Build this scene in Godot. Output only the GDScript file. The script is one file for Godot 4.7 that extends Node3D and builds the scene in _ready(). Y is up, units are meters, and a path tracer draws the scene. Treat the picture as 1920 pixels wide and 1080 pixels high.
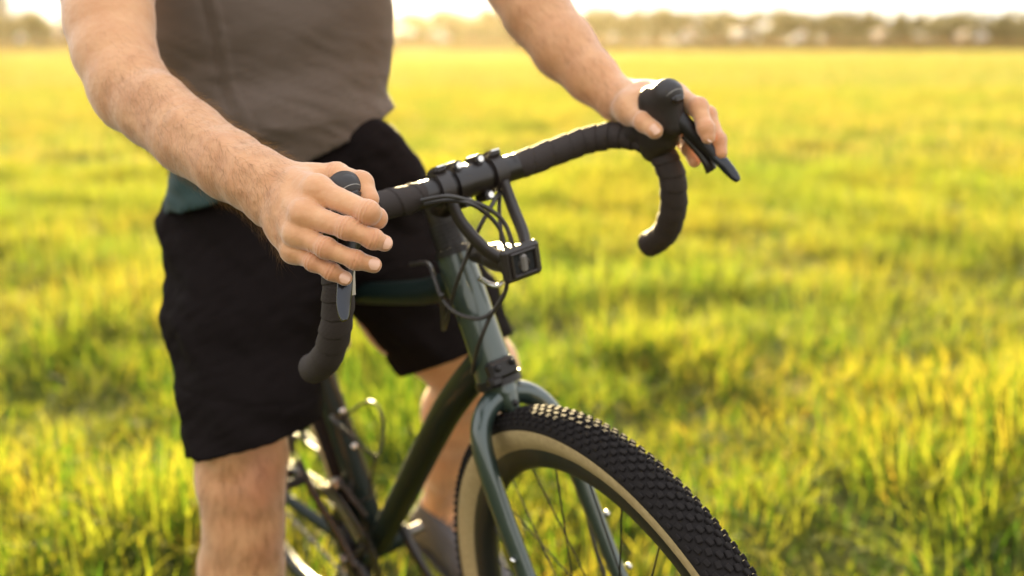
extends Node3D
# A cyclist standing astride a dark green gravel bicycle in a sunlit meadow, late afternoon.
# World: y up, metres; the camera stands at (0, 1.115, 0) and looks along -z, a little down.

var rng := RandomNumberGenerator.new()
var M := {}
var bike: Node3D
var bike_base := Vector3(-0.35, -0.727, 0.0)
var steer_axis := Vector3(-0.3045, 0.9525, 0.0)
var steer_norm := Vector3(0.9525, 0.3045, 0.0)
var steer := Basis(Vector3(-0.3045, 0.9525, 0.0).normalized(), deg_to_rad(-2.319))
var bike_basis := Basis(Vector3(0.56104, 0.00966, 0.82773), Vector3(-0.16404, 0.98140, 0.09974), Vector3(-0.81137, -0.19174, 0.55219)).orthonormalized()
var bike_origin := Vector3(-0.0169, 0.7148, -1.3658)
var noise := FastNoiseLite.new()
var noise2 := FastNoiseLite.new()

# ------------------------------------------------------------------ naming
var used := {}
func numbered(called: String) -> String:
	if not used.has(called):
		used[called] = 0
		return called
	used[called] += 1
	return "%s_%03d" % [called, used[called]]

func tag(o: Node, label := "", category := "", group := "", kind := "") -> Node:
	if label: o.set_meta("label", label)
	if category: o.set_meta("category", category)
	if group: o.set_meta("group", group)
	if kind: o.set_meta("kind", kind)
	return o

func kid_name(parent: Node, called: String) -> String:
	if not parent.has_node(NodePath(called)): return called
	var i := 1
	while parent.has_node(NodePath("%s_%03d" % [called, i])): i += 1
	return "%s_%03d" % [called, i]

func put(called: String, mesh: Mesh, mat: Material, parent: Node = null) -> MeshInstance3D:
	var o := MeshInstance3D.new()
	o.mesh = mesh
	if mat: o.material_override = mat
	if parent == null:
		o.name = numbered(called)
		add_child(o, true)
	else:
		var key := "n_" + called
		var c: int = parent.get_meta(key, 0)
		parent.set_meta(key, c + 1)
		o.name = called if c == 0 else "%s_%03d" % [called, c]
		parent.add_child(o, true)
	return o

# ------------------------------------------------------------------ mesh helpers
# Triangles are given anticlockwise seen from outside and stored clockwise, as Godot wants.
class Soup:
	var v := PackedVector3Array()
	var n := PackedVector3Array()
	var c := PackedColorArray()
	var uv := PackedVector2Array()
	var ix := PackedInt32Array()
	var colored := false
	func vert(p: Vector3, nn: Vector3, t := Vector2.ZERO, col := Color.WHITE) -> int:
		v.append(p); n.append(nn); uv.append(t)
		c.append(col)
		return v.size() - 1
	func tri(a: int, b: int, d: int) -> void:
		ix.append(a); ix.append(d); ix.append(b)
	func quad(a: int, b: int, d: int, e: int) -> void:
		tri(a, b, d); tri(a, d, e)
	func face(pts: Array, col := Color.WHITE) -> void:
		var nn: Vector3 = (pts[1] - pts[0]).cross(pts[2] - pts[0]).normalized()
		var s := v.size()
		for p: Vector3 in pts: vert(p, nn, Vector2.ZERO, col)
		for i in range(1, pts.size() - 1): tri(s, s + i, s + i + 1)
	func mesh() -> ArrayMesh:
		var a := []
		a.resize(Mesh.ARRAY_MAX)
		a[Mesh.ARRAY_VERTEX] = v
		a[Mesh.ARRAY_NORMAL] = n
		a[Mesh.ARRAY_TEX_UV] = uv
		if colored: a[Mesh.ARRAY_COLOR] = c
		a[Mesh.ARRAY_INDEX] = ix
		var m := ArrayMesh.new()
		m.add_surface_from_arrays(Mesh.PRIMITIVE_TRIANGLES, a)
		return m

func smooth_path(pts: Array, per := 8) -> PackedVector3Array:
	var out := PackedVector3Array()
	for i in pts.size() - 1:
		var p0: Vector3 = pts[maxi(i - 1, 0)]
		var p1: Vector3 = pts[i]
		var p2: Vector3 = pts[i + 1]
		var p3: Vector3 = pts[mini(i + 2, pts.size() - 1)]
		for k in per:
			out.append(p1.cubic_interpolate(p2, p0, p3, float(k) / per))
	out.append(pts[-1])
	return out

# A swept tube. rad gives (t, angle) a radius along side x / y as Vector2, t in 0..1 along the path.
func sweep(s: Soup, path: PackedVector3Array, rad: Callable, seg := 20, cap := true, up := Vector3.UP) -> void:
	var count := path.size()
	var side := Vector3.ZERO
	var start := s.v.size()
	var run := 0.0
	for i in count:
		var d := (path[mini(i + 1, count - 1)] - path[maxi(i - 1, 0)]).normalized()
		if i == 0:
			side = d.cross(up)
			if side.length() < 0.01: side = d.cross(Vector3.RIGHT)
		else:
			run += path[i].distance_to(path[i - 1])
		side = (side - d * side.dot(d)).normalized()
		var top := side.cross(d).normalized()
		var t := float(i) / (count - 1)
		for j in seg + 1:
			var a := TAU * j / seg
			var r: Vector2 = rad.call(t, a)
			var o := side * cos(a) * r.x + top * sin(a) * r.y
			var nn := (side * cos(a) / maxf(r.x, 1e-5) + top * sin(a) / maxf(r.y, 1e-5)).normalized()
			s.vert(path[i] + o, nn, Vector2(run, float(j) / seg))
	for i in count - 1:
		for j in seg:
			var a := start + i * (seg + 1) + j
			s.quad(a, a + seg + 1, a + seg + 2, a + 1)
	if cap:
		for e in 2:
			var i := 0 if e == 0 else count - 1
			var d := (path[0] - path[1]).normalized() if e == 0 else (path[count - 1] - path[count - 2]).normalized()
			var c := s.vert(path[i], d)
			var b := s.v.size()
			for j in seg + 1: s.vert(s.v[start + i * (seg + 1) + j], d)
			for j in seg:
				if e == 0: s.tri(c, b + j, b + j + 1)
				else: s.tri(c, b + j + 1, b + j)

# normals of a swept grid taken from its own relief
func relief_normals(s: Soup, rows: int, seg: int) -> void:
	var w := seg + 1
	for i in rows:
		for j in w:
			var a := s.v[maxi(i - 1, 0) * w + j]
			var b := s.v[mini(i + 1, rows - 1) * w + j]
			var c := s.v[i * w + (j - 1 if j > 0 else seg - 1)]
			var d := s.v[i * w + (j + 1 if j < seg else 1)]
			var n := (b - a).cross(d - c).normalized()
			if n.dot(s.n[i * w + j]) < 0.0: n = -n
			s.n[i * w + j] = n

func tube(s: Soup, a: Vector3, b: Vector3, ra: float, rb: float, seg := 16, up := Vector3.UP, flat := 1.0) -> void:
	sweep(s, PackedVector3Array([a, a.lerp(b, 0.5), b]), func(t: float, _a: float) -> Vector2: return Vector2(lerpf(ra, rb, t) * flat, lerpf(ra, rb, t)), seg, true, up)

func wire(pts: Array, r: float, seg := 8, per := 8) -> Soup:
	var s := Soup.new()
	sweep(s, smooth_path(pts, per), func(_t: float, _a: float) -> Vector2: return Vector2(r, r), seg)
	return s

# A ring about the local z axis: profile of (radius, z), each with its own facet unless smooth.
func lathe_z(s: Soup, prof: Array, seg := 96, smooth := true, at := Vector3.ZERO) -> void:
	var m := prof.size()
	for i in (1 if smooth else m - 1):
		var start := s.v.size()
		var rows := range(m) if smooth else [i, i + 1]
		for k in rows.size():
			var q: int = rows[k]
			var t: Vector2
			if smooth: t = prof[mini(q + 1, m - 1)] - prof[maxi(q - 1, 0)]
			else: t = prof[i + 1] - prof[i]
			var nr := Vector2(-t.y, t.x).normalized()
			for j in seg + 1:
				var a := TAU * j / seg
				var e := Vector3(cos(a), sin(a), 0)
				s.vert(at + e * prof[q].x + Vector3(0, 0, prof[q].y), e * nr.x + Vector3(0, 0, nr.y), Vector2(float(j) / seg * 8.0, q * 0.2))
		for k in rows.size() - 1:
			for j in seg:
				var a := start + k * (seg + 1) + j
				s.quad(a, a + seg + 1, a + seg + 2, a + 1)

# A box with chamfered edges.
func cbox(s: Soup, x: Transform3D, size: Vector3, bevel := 0.001, col := Color.WHITE) -> void:
	var h := size * 0.5
	var b := minf(bevel, minf(h.x, minf(h.y, h.z)) * 0.8)
	var ax := [Vector3.RIGHT, Vector3.UP, Vector3.BACK]
	var mirrored := x.basis.determinant() < 0.0
	var emit := func(pts: Array) -> void:
		var w := []
		for p: Vector3 in pts: w.append(x * p)
		if mirrored: w.reverse()
		s.face(w, col)
	for i in 3:
		var j := (i + 1) % 3
		var k := (i + 2) % 3
		for sg: float in [1.0, -1.0]:
			var n0: Vector3 = ax[i] * h[i] * sg
			var u: Vector3 = ax[j] * (h[j] - b)
			var w: Vector3 = ax[k] * (h[k] - b)
			var p := [n0 - u - w, n0 + u - w, n0 + u + w, n0 - u + w]
			if sg < 0: p.reverse()
			emit.call(p)
	for i in 3:
		var j := (i + 1) % 3
		var k := (i + 2) % 3
		for sj: float in [1.0, -1.0]:
			for sk: float in [1.0, -1.0]:
				var l: Vector3 = ax[i] * (h[i] - b)
				var a: Vector3 = ax[j] * h[j] * sj + ax[k] * (h[k] - b) * sk
				var c: Vector3 = ax[j] * (h[j] - b) * sj + ax[k] * h[k] * sk
				var p := [a - l, a + l, c + l, c - l]
				if sj * sk < 0: p.reverse()
				p.reverse()
				emit.call(p)
	for sx: float in [1.0, -1.0]:
		for sy: float in [1.0, -1.0]:
			for sz: float in [1.0, -1.0]:
				var sv := Vector3(sx, sy, sz)
				var a := Vector3(h.x, h.y - b, h.z - b) * sv
				var c := Vector3(h.x - b, h.y, h.z - b) * sv
				var d := Vector3(h.x - b, h.y - b, h.z) * sv
				var p := [a, c, d]
				if sx * sy * sz < 0: p.reverse()
				emit.call(p)

func ball(s: Soup, c: Vector3, r: Vector3, seg := 12, rows := 8, basis := Basis()) -> void:
	var start := s.v.size()
	for i in rows + 1:
		var f := PI * i / rows
		for j in seg + 1:
			var a := TAU * j / seg
			var e := Vector3(sin(f) * cos(a), cos(f), sin(f) * sin(a))
			s.vert(c + basis * (e * r), (basis * (e / r)).normalized())
	for i in rows:
		for j in seg:
			var a := start + i * (seg + 1) + j
			s.quad(a, a + 1, a + seg + 2, a + seg + 1)

# ------------------------------------------------------------------ soft bodies: smooth unions of tapered capsules
class Blob:
	var a := PackedVector3Array()
	var ba := PackedVector3Array()
	var il := PackedFloat32Array()
	var r0 := PackedFloat32Array()
	var dr := PackedFloat32Array()
	var k := PackedFloat32Array()
	var g := PackedInt32Array()
	var wv := PackedVector3Array()
	var wm := PackedFloat32Array()
	var kmax := 0.0
	func add(p0: Vector3, ra: float, p1: Vector3, rb: float, kk := 0.01, group := 0, w := Vector3.ZERO, f := 1.0) -> void:
		var m := 1.0 / f - 1.0
		var d := p1 - p0
		if w != Vector3.ZERO:
			w = w.normalized()
			d += w * d.dot(w) * m
		a.append(p0); ba.append(d)
		il.append(1.0 / maxf(d.length_squared(), 1e-9))
		r0.append(ra); dr.append(rb - ra); k.append(kk); g.append(group); wv.append(w); wm.append(m)
		kmax = maxf(kmax, kk)
	func chain(pts: Array, kk := 0.01, group := 0) -> void:  # pts: [Vector3, radius] pairs
		for i in pts.size() - 1: add(pts[i][0], pts[i][1], pts[i + 1][0], pts[i + 1][1], kk, group)
	func one(i: int, p: Vector3) -> float:
		var q := p - a[i]
		if wm[i] != 0.0: q += wv[i] * (q.dot(wv[i]) * wm[i])
		var t := clampf(q.dot(ba[i]) * il[i], 0.0, 1.0)
		return q.distance_to(ba[i] * t) - (r0[i] + dr[i] * t)
	func val(p: Vector3, ids: PackedInt32Array) -> float:
		var d0 := 1e3
		var out := 1e3
		var cur := 0
		var dg := 1e3
		var kg := 0.01
		var h := 0.0
		for i in ids:
			var q := p - a[i]
			if wm[i] != 0.0: q += wv[i] * (q.dot(wv[i]) * wm[i])
			var t := clampf(q.dot(ba[i]) * il[i], 0.0, 1.0)
			var d := q.distance_to(ba[i] * t) - (r0[i] + dr[i] * t)
			var kk := k[i]
			if g[i] == 0:
				h = maxf(kk - absf(d0 - d), 0.0)
				d0 = minf(d0, d) - h * h * 0.25 / kk
			else:
				if g[i] != cur:
					if cur != 0:
						h = maxf(kg - absf(d0 - dg), 0.0)
						var e := minf(d0, dg) - h * h * 0.25 / kg
						h = maxf(0.0007 - absf(out - e), 0.0)
						out = minf(out, e) - h * h * 357.0
					cur = g[i]
					dg = 1e3
					kg = kk
				h = maxf(0.004 - absf(dg - d), 0.0)
				dg = minf(dg, d) - h * h * 62.5
		if cur != 0:
			h = maxf(kg - absf(d0 - dg), 0.0)
			var e := minf(d0, dg) - h * h * 0.25 / kg
			h = maxf(0.0007 - absf(out - e), 0.0)
			out = minf(out, e) - h * h * 357.0
		return minf(out, d0)
	func all() -> PackedInt32Array:
		var ids := PackedInt32Array()
		for i in a.size(): ids.append(i)
		return ids

# Surface nets on a grid with cells of h between lo and hi, added to the soup. mod turns (p, d) into d.
func skin(s: Soup, B: Blob, lo: Vector3, hi: Vector3, h: float, mod = null, skip := AABB(), tint = null) -> void:
	var nb := Vector3i(((hi - lo) / (h * 8.0)).ceil())
	var nx := nb.x * 8
	var ny := nb.y * 8
	var nz := nb.z * 8
	var sx := 1
	var sy := nx
	var sz := nx * ny
	var f := PackedFloat32Array()
	f.resize(nx * ny * nz)
	f.fill(1.0)
	var vi := PackedInt32Array()
	vi.resize(f.size())
	vi.fill(-1)
	var all := B.all()
	var half := h * 8.0 * 0.8661
	var has_mod := mod != null
	var slack := B.kmax * 0.5 + 2.0 * h + (0.02 if has_mod else 0.0)
	var active: Array[Vector3i] = []
	for bz in nb.z:
		for by in nb.y:
			for bx in nb.x:
				var c := lo + Vector3(bx * 8 + 3.5, by * 8 + 3.5, bz * 8 + 3.5) * h
				var ds := PackedFloat32Array()
				var best := 1e3
				for i in all:
					var d := B.one(i, c)
					ds.append(d)
					if d < best: best = d
				var base := bx * 8 + by * 8 * sy + bz * 8 * sz
				if best > half + slack: continue
				if best < -(half + slack) and not has_mod:
					for z in 8:
						for y in 8:
							for x in 8: f[base + x + y * sy + z * sz] = -1.0
					continue
				var ids := PackedInt32Array()
				for i in all:
					if ds[i] < best + 2.0 * half + B.kmax + slack: ids.append(i)
				active.append(Vector3i(bx, by, bz))
				for z in 8:
					for y in 8:
						for x in 8:
							var p := lo + Vector3(bx * 8 + x, by * 8 + y, bz * 8 + z) * h
							var d := B.val(p, ids)
							if has_mod and d < 0.06: d = mod.call(p, d)
							f[base + x + y * sy + z * sz] = d
	var off := PackedInt32Array([0, sx, sy, sx + sy, sz, sx + sz, sy + sz, sx + sy + sz])
	var cells := PackedInt32Array()
	var skipping := skip.size != Vector3.ZERO
	for b in active:
		for z in range(b.z * 8, mini(b.z * 8 + 8, nz - 1)):
			for y in range(b.y * 8, mini(b.y * 8 + 8, ny - 1)):
				for x in range(b.x * 8, mini(b.x * 8 + 8, nx - 1)):
					var at := x + y * sy + z * sz
					var v0 := f[at]
					var v1 := f[at + off[1]]
					var v2 := f[at + off[2]]
					var v3 := f[at + off[3]]
					var v4 := f[at + off[4]]
					var v5 := f[at + off[5]]
					var v6 := f[at + off[6]]
					var v7 := f[at + off[7]]
					var m := (1 if v0 < 0 else 0) + (1 if v1 < 0 else 0) + (1 if v2 < 0 else 0) + (1 if v3 < 0 else 0) + (1 if v4 < 0 else 0) + (1 if v5 < 0 else 0) + (1 if v6 < 0 else 0) + (1 if v7 < 0 else 0)
					if m == 0 or m == 8: continue
					var acc := Vector3.ZERO
					var cnt := 0
					if (v0 < 0) != (v1 < 0): acc += Vector3(v0 / (v0 - v1), 0, 0); cnt += 1
					if (v2 < 0) != (v3 < 0): acc += Vector3(v2 / (v2 - v3), 1, 0); cnt += 1
					if (v4 < 0) != (v5 < 0): acc += Vector3(v4 / (v4 - v5), 0, 1); cnt += 1
					if (v6 < 0) != (v7 < 0): acc += Vector3(v6 / (v6 - v7), 1, 1); cnt += 1
					if (v0 < 0) != (v2 < 0): acc += Vector3(0, v0 / (v0 - v2), 0); cnt += 1
					if (v1 < 0) != (v3 < 0): acc += Vector3(1, v1 / (v1 - v3), 0); cnt += 1
					if (v4 < 0) != (v6 < 0): acc += Vector3(0, v4 / (v4 - v6), 1); cnt += 1
					if (v5 < 0) != (v7 < 0): acc += Vector3(1, v5 / (v5 - v7), 1); cnt += 1
					if (v0 < 0) != (v4 < 0): acc += Vector3(0, 0, v0 / (v0 - v4)); cnt += 1
					if (v1 < 0) != (v5 < 0): acc += Vector3(1, 0, v1 / (v1 - v5)); cnt += 1
					if (v2 < 0) != (v6 < 0): acc += Vector3(0, 1, v2 / (v2 - v6)); cnt += 1
					if (v3 < 0) != (v7 < 0): acc += Vector3(1, 1, v3 / (v3 - v7)); cnt += 1
					var nn := Vector3(v1 - v0 + v3 - v2 + v5 - v4 + v7 - v6, v2 - v0 + v3 - v1 + v6 - v4 + v7 - v5, v4 - v0 + v5 - v1 + v6 - v2 + v7 - v3).normalized()
					var p := lo + (Vector3(x, y, z) + acc / cnt) * h
					if skipping and skip.has_point(p): continue
					var col := Color.WHITE
					if tint != null: col = tint.call(p)
					vi[at] = s.vert(p, nn, Vector2.ZERO, col)
					cells.append(at)
	for at in cells:
		var ins := f[at] < 0
		for axis in 3:
			var e: int = [sx, sy, sz][axis]
			var u: int = [sy, sz, sx][axis]
			var w: int = [sz, sx, sy][axis]
			if (f[at + e] < 0) == ins: continue
			if at - u - w < 0: continue
			var a := vi[at]
			var b := vi[at - u]
			var c := vi[at - u - w]
			var d := vi[at - w]
			if a < 0 or b < 0 or c < 0 or d < 0: continue
			if ins: s.quad(a, b, c, d)
			else: s.quad(a, d, c, b)

# ------------------------------------------------------------------ bicycle, in its own axes: x forward, y up, z to the rider's right, zero at the lower headset race
func bpart(called: String, s: Soup, mat: Material, parent: Node = null, steered := false) -> MeshInstance3D:
	var o := put(called, s.mesh(), mat, bike if parent == null else parent)
	if parent == null:
		o.transform = Transform3D(steer if steered else Basis(), -bike_base)
	return o

func make_wheel(called: String, axle: Vector3, steered: bool, label: String) -> MeshInstance3D:
	var hub := Soup.new()
	lathe_z(hub, [Vector2(0.001, 0.052), Vector2(0.009, 0.052), Vector2(0.009, 0.040), Vector2(0.013, 0.038), Vector2(0.028, 0.034), Vector2(0.028, 0.031), Vector2(0.014, 0.026), Vector2(0.012, 0.0), Vector2(0.014, -0.024), Vector2(0.030, -0.030), Vector2(0.030, -0.034), Vector2(0.013, -0.038), Vector2(0.009, -0.052), Vector2(0.001, -0.052)], 32, false)
	var w := bpart(called, hub, M.black_metal, null, steered)   # the wheel's own mesh is its hub
	w.position = (steer if steered else Basis()) * axle - bike_base
	w.set_meta("label", label)
	var rim2 := Soup.new()
	lathe_z(rim2, [Vector2(0.3175, -0.0140), Vector2(0.3175, -0.0152), Vector2(0.309, -0.0154), Vector2(0.298, -0.0142), Vector2(0.291, -0.0085), Vector2(0.2880, -0.003), Vector2(0.2880, 0.003), Vector2(0.291, 0.0085), Vector2(0.298, 0.0142), Vector2(0.309, 0.0154), Vector2(0.3175, 0.0152), Vector2(0.3175, 0.0140)], 160)
	bpart("rim", rim2, M.rim, w)
	for sd: float in [1.0, -1.0]:
		var wall := Soup.new()
		var prof := [Vector2(0.3455, 0.0240), Vector2(0.342, 0.0246), Vector2(0.337, 0.0248), Vector2(0.330, 0.0236), Vector2(0.324, 0.0205), Vector2(0.3185, 0.0165), Vector2(0.3165, 0.0150)]
		if sd > 0: prof.reverse()
		lathe_z(wall, prof.map(func(q: Vector2) -> Vector2: return Vector2(q.x, q.y * sd)), 160)
		bpart("sidewall", wall, M.tan_wall, w)
	var cas := Soup.new()
	lathe_z(cas, [Vector2(0.3442, 0.0247), Vector2(0.3462, 0.0252), Vector2(0.3492, 0.0247), Vector2(0.3545, 0.0205), Vector2(0.3585, 0.0145), Vector2(0.3610, 0.007), Vector2(0.3615, 0.0), Vector2(0.3610, -0.007), Vector2(0.3585, -0.0145), Vector2(0.3545, -0.0205), Vector2(0.3492, -0.0247), Vector2(0.3462, -0.0252), Vector2(0.3442, -0.0247)].map(func(q: Vector2) -> Vector2: return q), 160)
	bpart("tyre", cas, M.tyre, w)
	# tread knobs: rows across the tyre; the ones the photograph shows are pieces, the rest one part
	var rows := [[0.0040, 0.3621, 0.0044, 0.0084, 0.06, 0.22], [0.0108, 0.3606, 0.0046, 0.0080, 0.33, -0.25], [0.0170, 0.3571, 0.0042, 0.0078, 0.70, 0.2], [0.0222, 0.3524, 0.0036, 0.0072, 1.02, 0.0]]
	var meshes := []
	for r: Array in rows:
		var ks := Soup.new()
		var hgt := 0.0040
		cbox(ks, Transform3D(Basis(), Vector3(0, hgt * 0.3, 0)), Vector3(r[3], hgt, r[2] * 1.35), 0.0009)
		meshes.append(ks.mesh())
	var rest := Soup.new()
	var pitches := 148
	for i in pitches:
		for q in rows.size():
			for sd: float in [1.0, -1.0]:
				var r: Array = rows[q]
				var a := TAU * (i + (0.5 if q % 2 == 1 else 0.0) + (0.25 if sd > 0 else 0.0)) / pitches
				var rad := Vector3(cos(a), sin(a), 0)
				var tan_ := Vector3(-sin(a), cos(a), 0)
				var nn := (rad * cos(r[4]) + Vector3(0, 0, sd) * sin(r[4])).normalized()
				var lat := tan_.cross(nn).normalized()
				var bs := Basis(tan_, nn, lat).rotated(nn, r[5] * sd)
				var x := Transform3D(bs, rad * r[1] + Vector3(0, 0, r[0] * sd))
				var deg := fposmod(rad_to_deg(a), 360.0)
				if steered and (deg < 116.0 or deg > 358.0) and not (q >= 2 and sd < 0):
					var o := put("tread_knob", meshes[q], M.tyre, w)
					o.transform = x
				else:
					cbox(rest, x * Transform3D(Basis(), Vector3(0, 0.0014, 0)), Vector3(r[3], 0.0046, r[2] * 1.35), 0.0008)
	tag(bpart("tread_knobs", rest, M.tyre, w), "", "", "", "stuff")
	for i in 28:
		var sd := 1.0 if i % 2 == 0 else -1.0
		var a := TAU * i / 28.0
		var tw := 1.25 if (i / 2) % 2 == 0 else -1.25
		var sp := Soup.new()
		tube(sp, Vector3(cos(a + tw) * 0.028, sin(a + tw) * 0.028, 0.0325 * sd), Vector3(cos(a) * 0.2885, sin(a) * 0.2885, 0.001 * sd), 0.0011, 0.0011, 6)
		bpart("spoke", sp, M.black_metal, w)
	if steered:
		var disc := Soup.new()
		lathe_z(disc, [Vector2(0.058, -0.0375), Vector2(0.058, -0.0355), Vector2(0.080, -0.0355), Vector2(0.080, -0.0375), Vector2(0.058, -0.0375)], 64, false)
		bpart("brake_disc", disc, M.steel, w)
	return w

func on_steer(h: float, f: float, z := 0.0) -> Vector3:   # h up the steering axis, f forward of it
	return steer_axis * h + steer_norm * f + Vector3(0, 0, z)

func make_bicycle() -> void:
	bike = Node3D.new()
	bike.name = numbered("bicycle")
	bike.transform = Transform3D(bike_basis, bike_origin + bike_basis * bike_base)
	add_child(bike, true)
	tag(bike, "dark green gravel bicycle with drop bars and tan-sided knobbly tyres, held upright by its rider", "bicycle")
	var axle := Vector3(0.16775, -0.36706, 0)
	var rear_axle := Vector3(-0.925, -0.367, 0)
	var bb := Vector3(-0.505, -0.430, 0)
	var seat_top := Vector3(-0.620, 0.034, 0)

	# ---- frame
	var s := Soup.new()
	sweep(s, smooth_path([on_steer(-0.002, 0), on_steer(0.03, 0), on_steer(0.09, 0), on_steer(0.168, 0)], 6), func(t: float, _a: float) -> Vector2: return Vector2(lerpf(0.0285, 0.0235, smoothstep(0.0, 0.5, t)), lerpf(0.0285, 0.0235, smoothstep(0.0, 0.5, t))), 32)
	bpart("head_tube", s, M.fork)
	s = Soup.new()
	sweep(s, smooth_path([on_steer(0.135, -0.005), Vector3(-0.15, 0.092, 0), Vector3(-0.385, 0.050, 0), seat_top + Vector3(0, -0.02, 0)], 8), func(t: float, _a: float) -> Vector2: return Vector2(lerpf(0.021, 0.016, t), lerpf(0.019, 0.014, t)), 24)
	bpart("top_tube", s, M.frame)
	s = Soup.new()
	sweep(s, smooth_path([on_steer(0.030, -0.008), Vector3(-0.15, -0.080, 0), Vector3(-0.33, -0.257, 0), bb + Vector3(0.01, 0.01, 0)], 8), func(t: float, _a: float) -> Vector2: return Vector2(0.0200 + 0.003 * t, 0.0220 - 0.001 * t), 28)
	bpart("down_tube", s, M.frame)
	s = Soup.new()
	sweep(s, smooth_path([bb, Vector3(-0.530, -0.30, 0), Vector3(-0.570, -0.14, 0), seat_top], 8), func(t: float, _a: float) -> Vector2: return Vector2(0.0235 - 0.005 * t, 0.0225 - 0.004 * t), 24)
	bpart("seat_tube", s, M.frame)
	s = Soup.new()
	lathe_z(s, [Vector2(0.004, 0.038), Vector2(0.0225, 0.038), Vector2(0.0225, -0.038), Vector2(0.004, -0.038)], 32, false, bb)
	bpart("bottom_bracket", s, M.frame)
	for sd: float in [1.0, -1.0]:
		s = Soup.new()
		sweep(s, smooth_path([bb + Vector3(-0.012, 0, 0.024 * sd), Vector3(-0.62, -0.424, 0.036 * sd), Vector3(-0.78, -0.395, 0.058 * sd), rear_axle + Vector3(0, 0, 0.066 * sd)], 8), func(t: float, _a: float) -> Vector2: return Vector2(lerpf(0.011, 0.008, t), lerpf(0.015, 0.009, t)), 18)
		bpart("chain_stay", s, M.frame)
		s = Soup.new()
		sweep(s, smooth_path([seat_top + Vector3(0.005, -0.05, 0.014 * sd), Vector3(-0.71, -0.10, 0.042 * sd), Vector3(-0.83, -0.24, 0.062 * sd), rear_axle + Vector3(0, 0.005, 0.066 * sd)], 8), func(t: float, _a: float) -> Vector2: return Vector2(0.0075, 0.0085), 16)
		bpart("seat_stay", s, M.frame)
	# seat post and saddle
	s = Soup.new()
	var post_top := seat_top + Vector3(-0.292, 0.956, 0) * 0.22
	tube(s, seat_top - Vector3(-0.292, 0.956, 0) * 0.03, post_top, 0.0136, 0.0136, 20)
	bpart("seat_post", s, M.black_metal)
	var sad := Blob.new()
	sad.add(post_top + Vector3(0.16, 0.055, 0), 0.020, post_top + Vector3(0.02, 0.055, 0), 0.026, 0.03, 0, Vector3(0, 0, 1), 1.1)
	sad.add(post_top + Vector3(0.02, 0.055, 0), 0.024, post_top + Vector3(-0.09, 0.062, 0), 0.026, 0.04, 0, Vector3(0, 0, 1), 2.6)
	s = Soup.new()
	skin(s, sad, post_top + Vector3(-0.16, -0.02, -0.12), post_top + Vector3(0.22, 0.12, 0.12), 0.006)
	bpart("saddle", s, M.rubber)
	for sd: float in [1.0, -1.0]:
		bpart("saddle_rail", wire([post_top + Vector3(0.13, 0.045, 0.008 * sd), post_top + Vector3(0.05, 0.012, 0.020 * sd), post_top + Vector3(-0.03, 0.008, 0.022 * sd), post_top + Vector3(-0.10, 0.045, 0.030 * sd)], 0.0035), M.steel)
	# small grey pouch strapped under the top tube near the seat
	s = Soup.new()
	cbox(s, Transform3D(Basis(Vector3(0, 0, 1), -0.12), Vector3(-0.502, -0.028, 0.0)), Vector3(0.076, 0.084, 0.042), 0.012)
	tag(bpart("frame_pouch", s, M.grey_cloth), "light grey pouch under the rear of the top tube")
	# bottle cage bolts and cage wires on the seat tube
	for q: Vector3 in [Vector3(-0.538, -0.19, 0), Vector3(-0.522, -0.25, 0), Vector3(-0.552, -0.315, 0.024)]:
		s = Soup.new()
		ball(s, q + Vector3(0.012, 0.006, 0), Vector3(0.0055, 0.0055, 0.0055), 10, 6)
		bpart("bolt", s, M.chrome)
	bpart("bottle_cage", wire([Vector3(-0.535, -0.20, 0.0), Vector3(-0.49, -0.17, 0.036), Vector3(-0.44, -0.19, 0.030), Vector3(-0.425, -0.235, 0.0), Vector3(-0.44, -0.19, -0.030), Vector3(-0.49, -0.17, -0.036), Vector3(-0.535, -0.20, 0.0)], 0.0026), M.black_metal)
	bpart("bottle_cage", wire([Vector3(-0.520, -0.30, 0.012), Vector3(-0.49, -0.325, 0.034), Vector3(-0.448, -0.308, 0.018), Vector3(-0.432, -0.270, 0.014), Vector3(-0.425, -0.235, 0.0)], 0.0026), M.black_metal)
	# front derailleur: band, link, cage plates
	s = Soup.new()
	cbox(s, Transform3D(Basis(Vector3(0, 0, 1), 0.3), Vector3(-0.525, -0.300, 0.040)), Vector3(0.030, 0.018, 0.016), 0.004)
	var fd := bpart("front_derailleur", s, M.steel)
	for dz: float in [0.046, 0.056]:
		s = Soup.new()
		sweep(s, smooth_path([Vector3(-0.600, -0.335, dz), Vector3(-0.545, -0.317, dz), Vector3(-0.490, -0.335, dz), Vector3(-0.445, -0.375, dz)], 6), func(_t: float, _a: float) -> Vector2: return Vector2(0.0015, 0.010), 10)
		bpart("cage_plate", s, M.steel, fd)
	s = Soup.new()
	tube(s, Vector3(-0.500, -0.285, 0.044), Vector3(-0.450, -0.340, 0.030), 0.004, 0.003, 10)
	bpart("link", s, M.black_metal, fd)

	# ---- cranks
	s = Soup.new()
	lathe_z(s, [Vector2(0.060, 0.0415), Vector2(0.084, 0.0415), Vector2(0.086, 0.0405), Vector2(0.086, 0.0385), Vector2(0.060, 0.0385), Vector2(0.060, 0.0415)], 84, false, bb)
	var ring := bpart("chainring", s, M.black_metal)
	for i in 42:
		var a := TAU * i / 42.0
		s = Soup.new()
		cbox(s, Transform3D(Basis(Vector3(0, 0, 1), a), bb + Vector3(cos(a), sin(a), 0) * 0.0875 + Vector3(0, 0, 0.040)), Vector3(0.007, 0.005, 0.0024), 0.0008)
		bpart("tooth", s, M.black_metal, ring)
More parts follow.
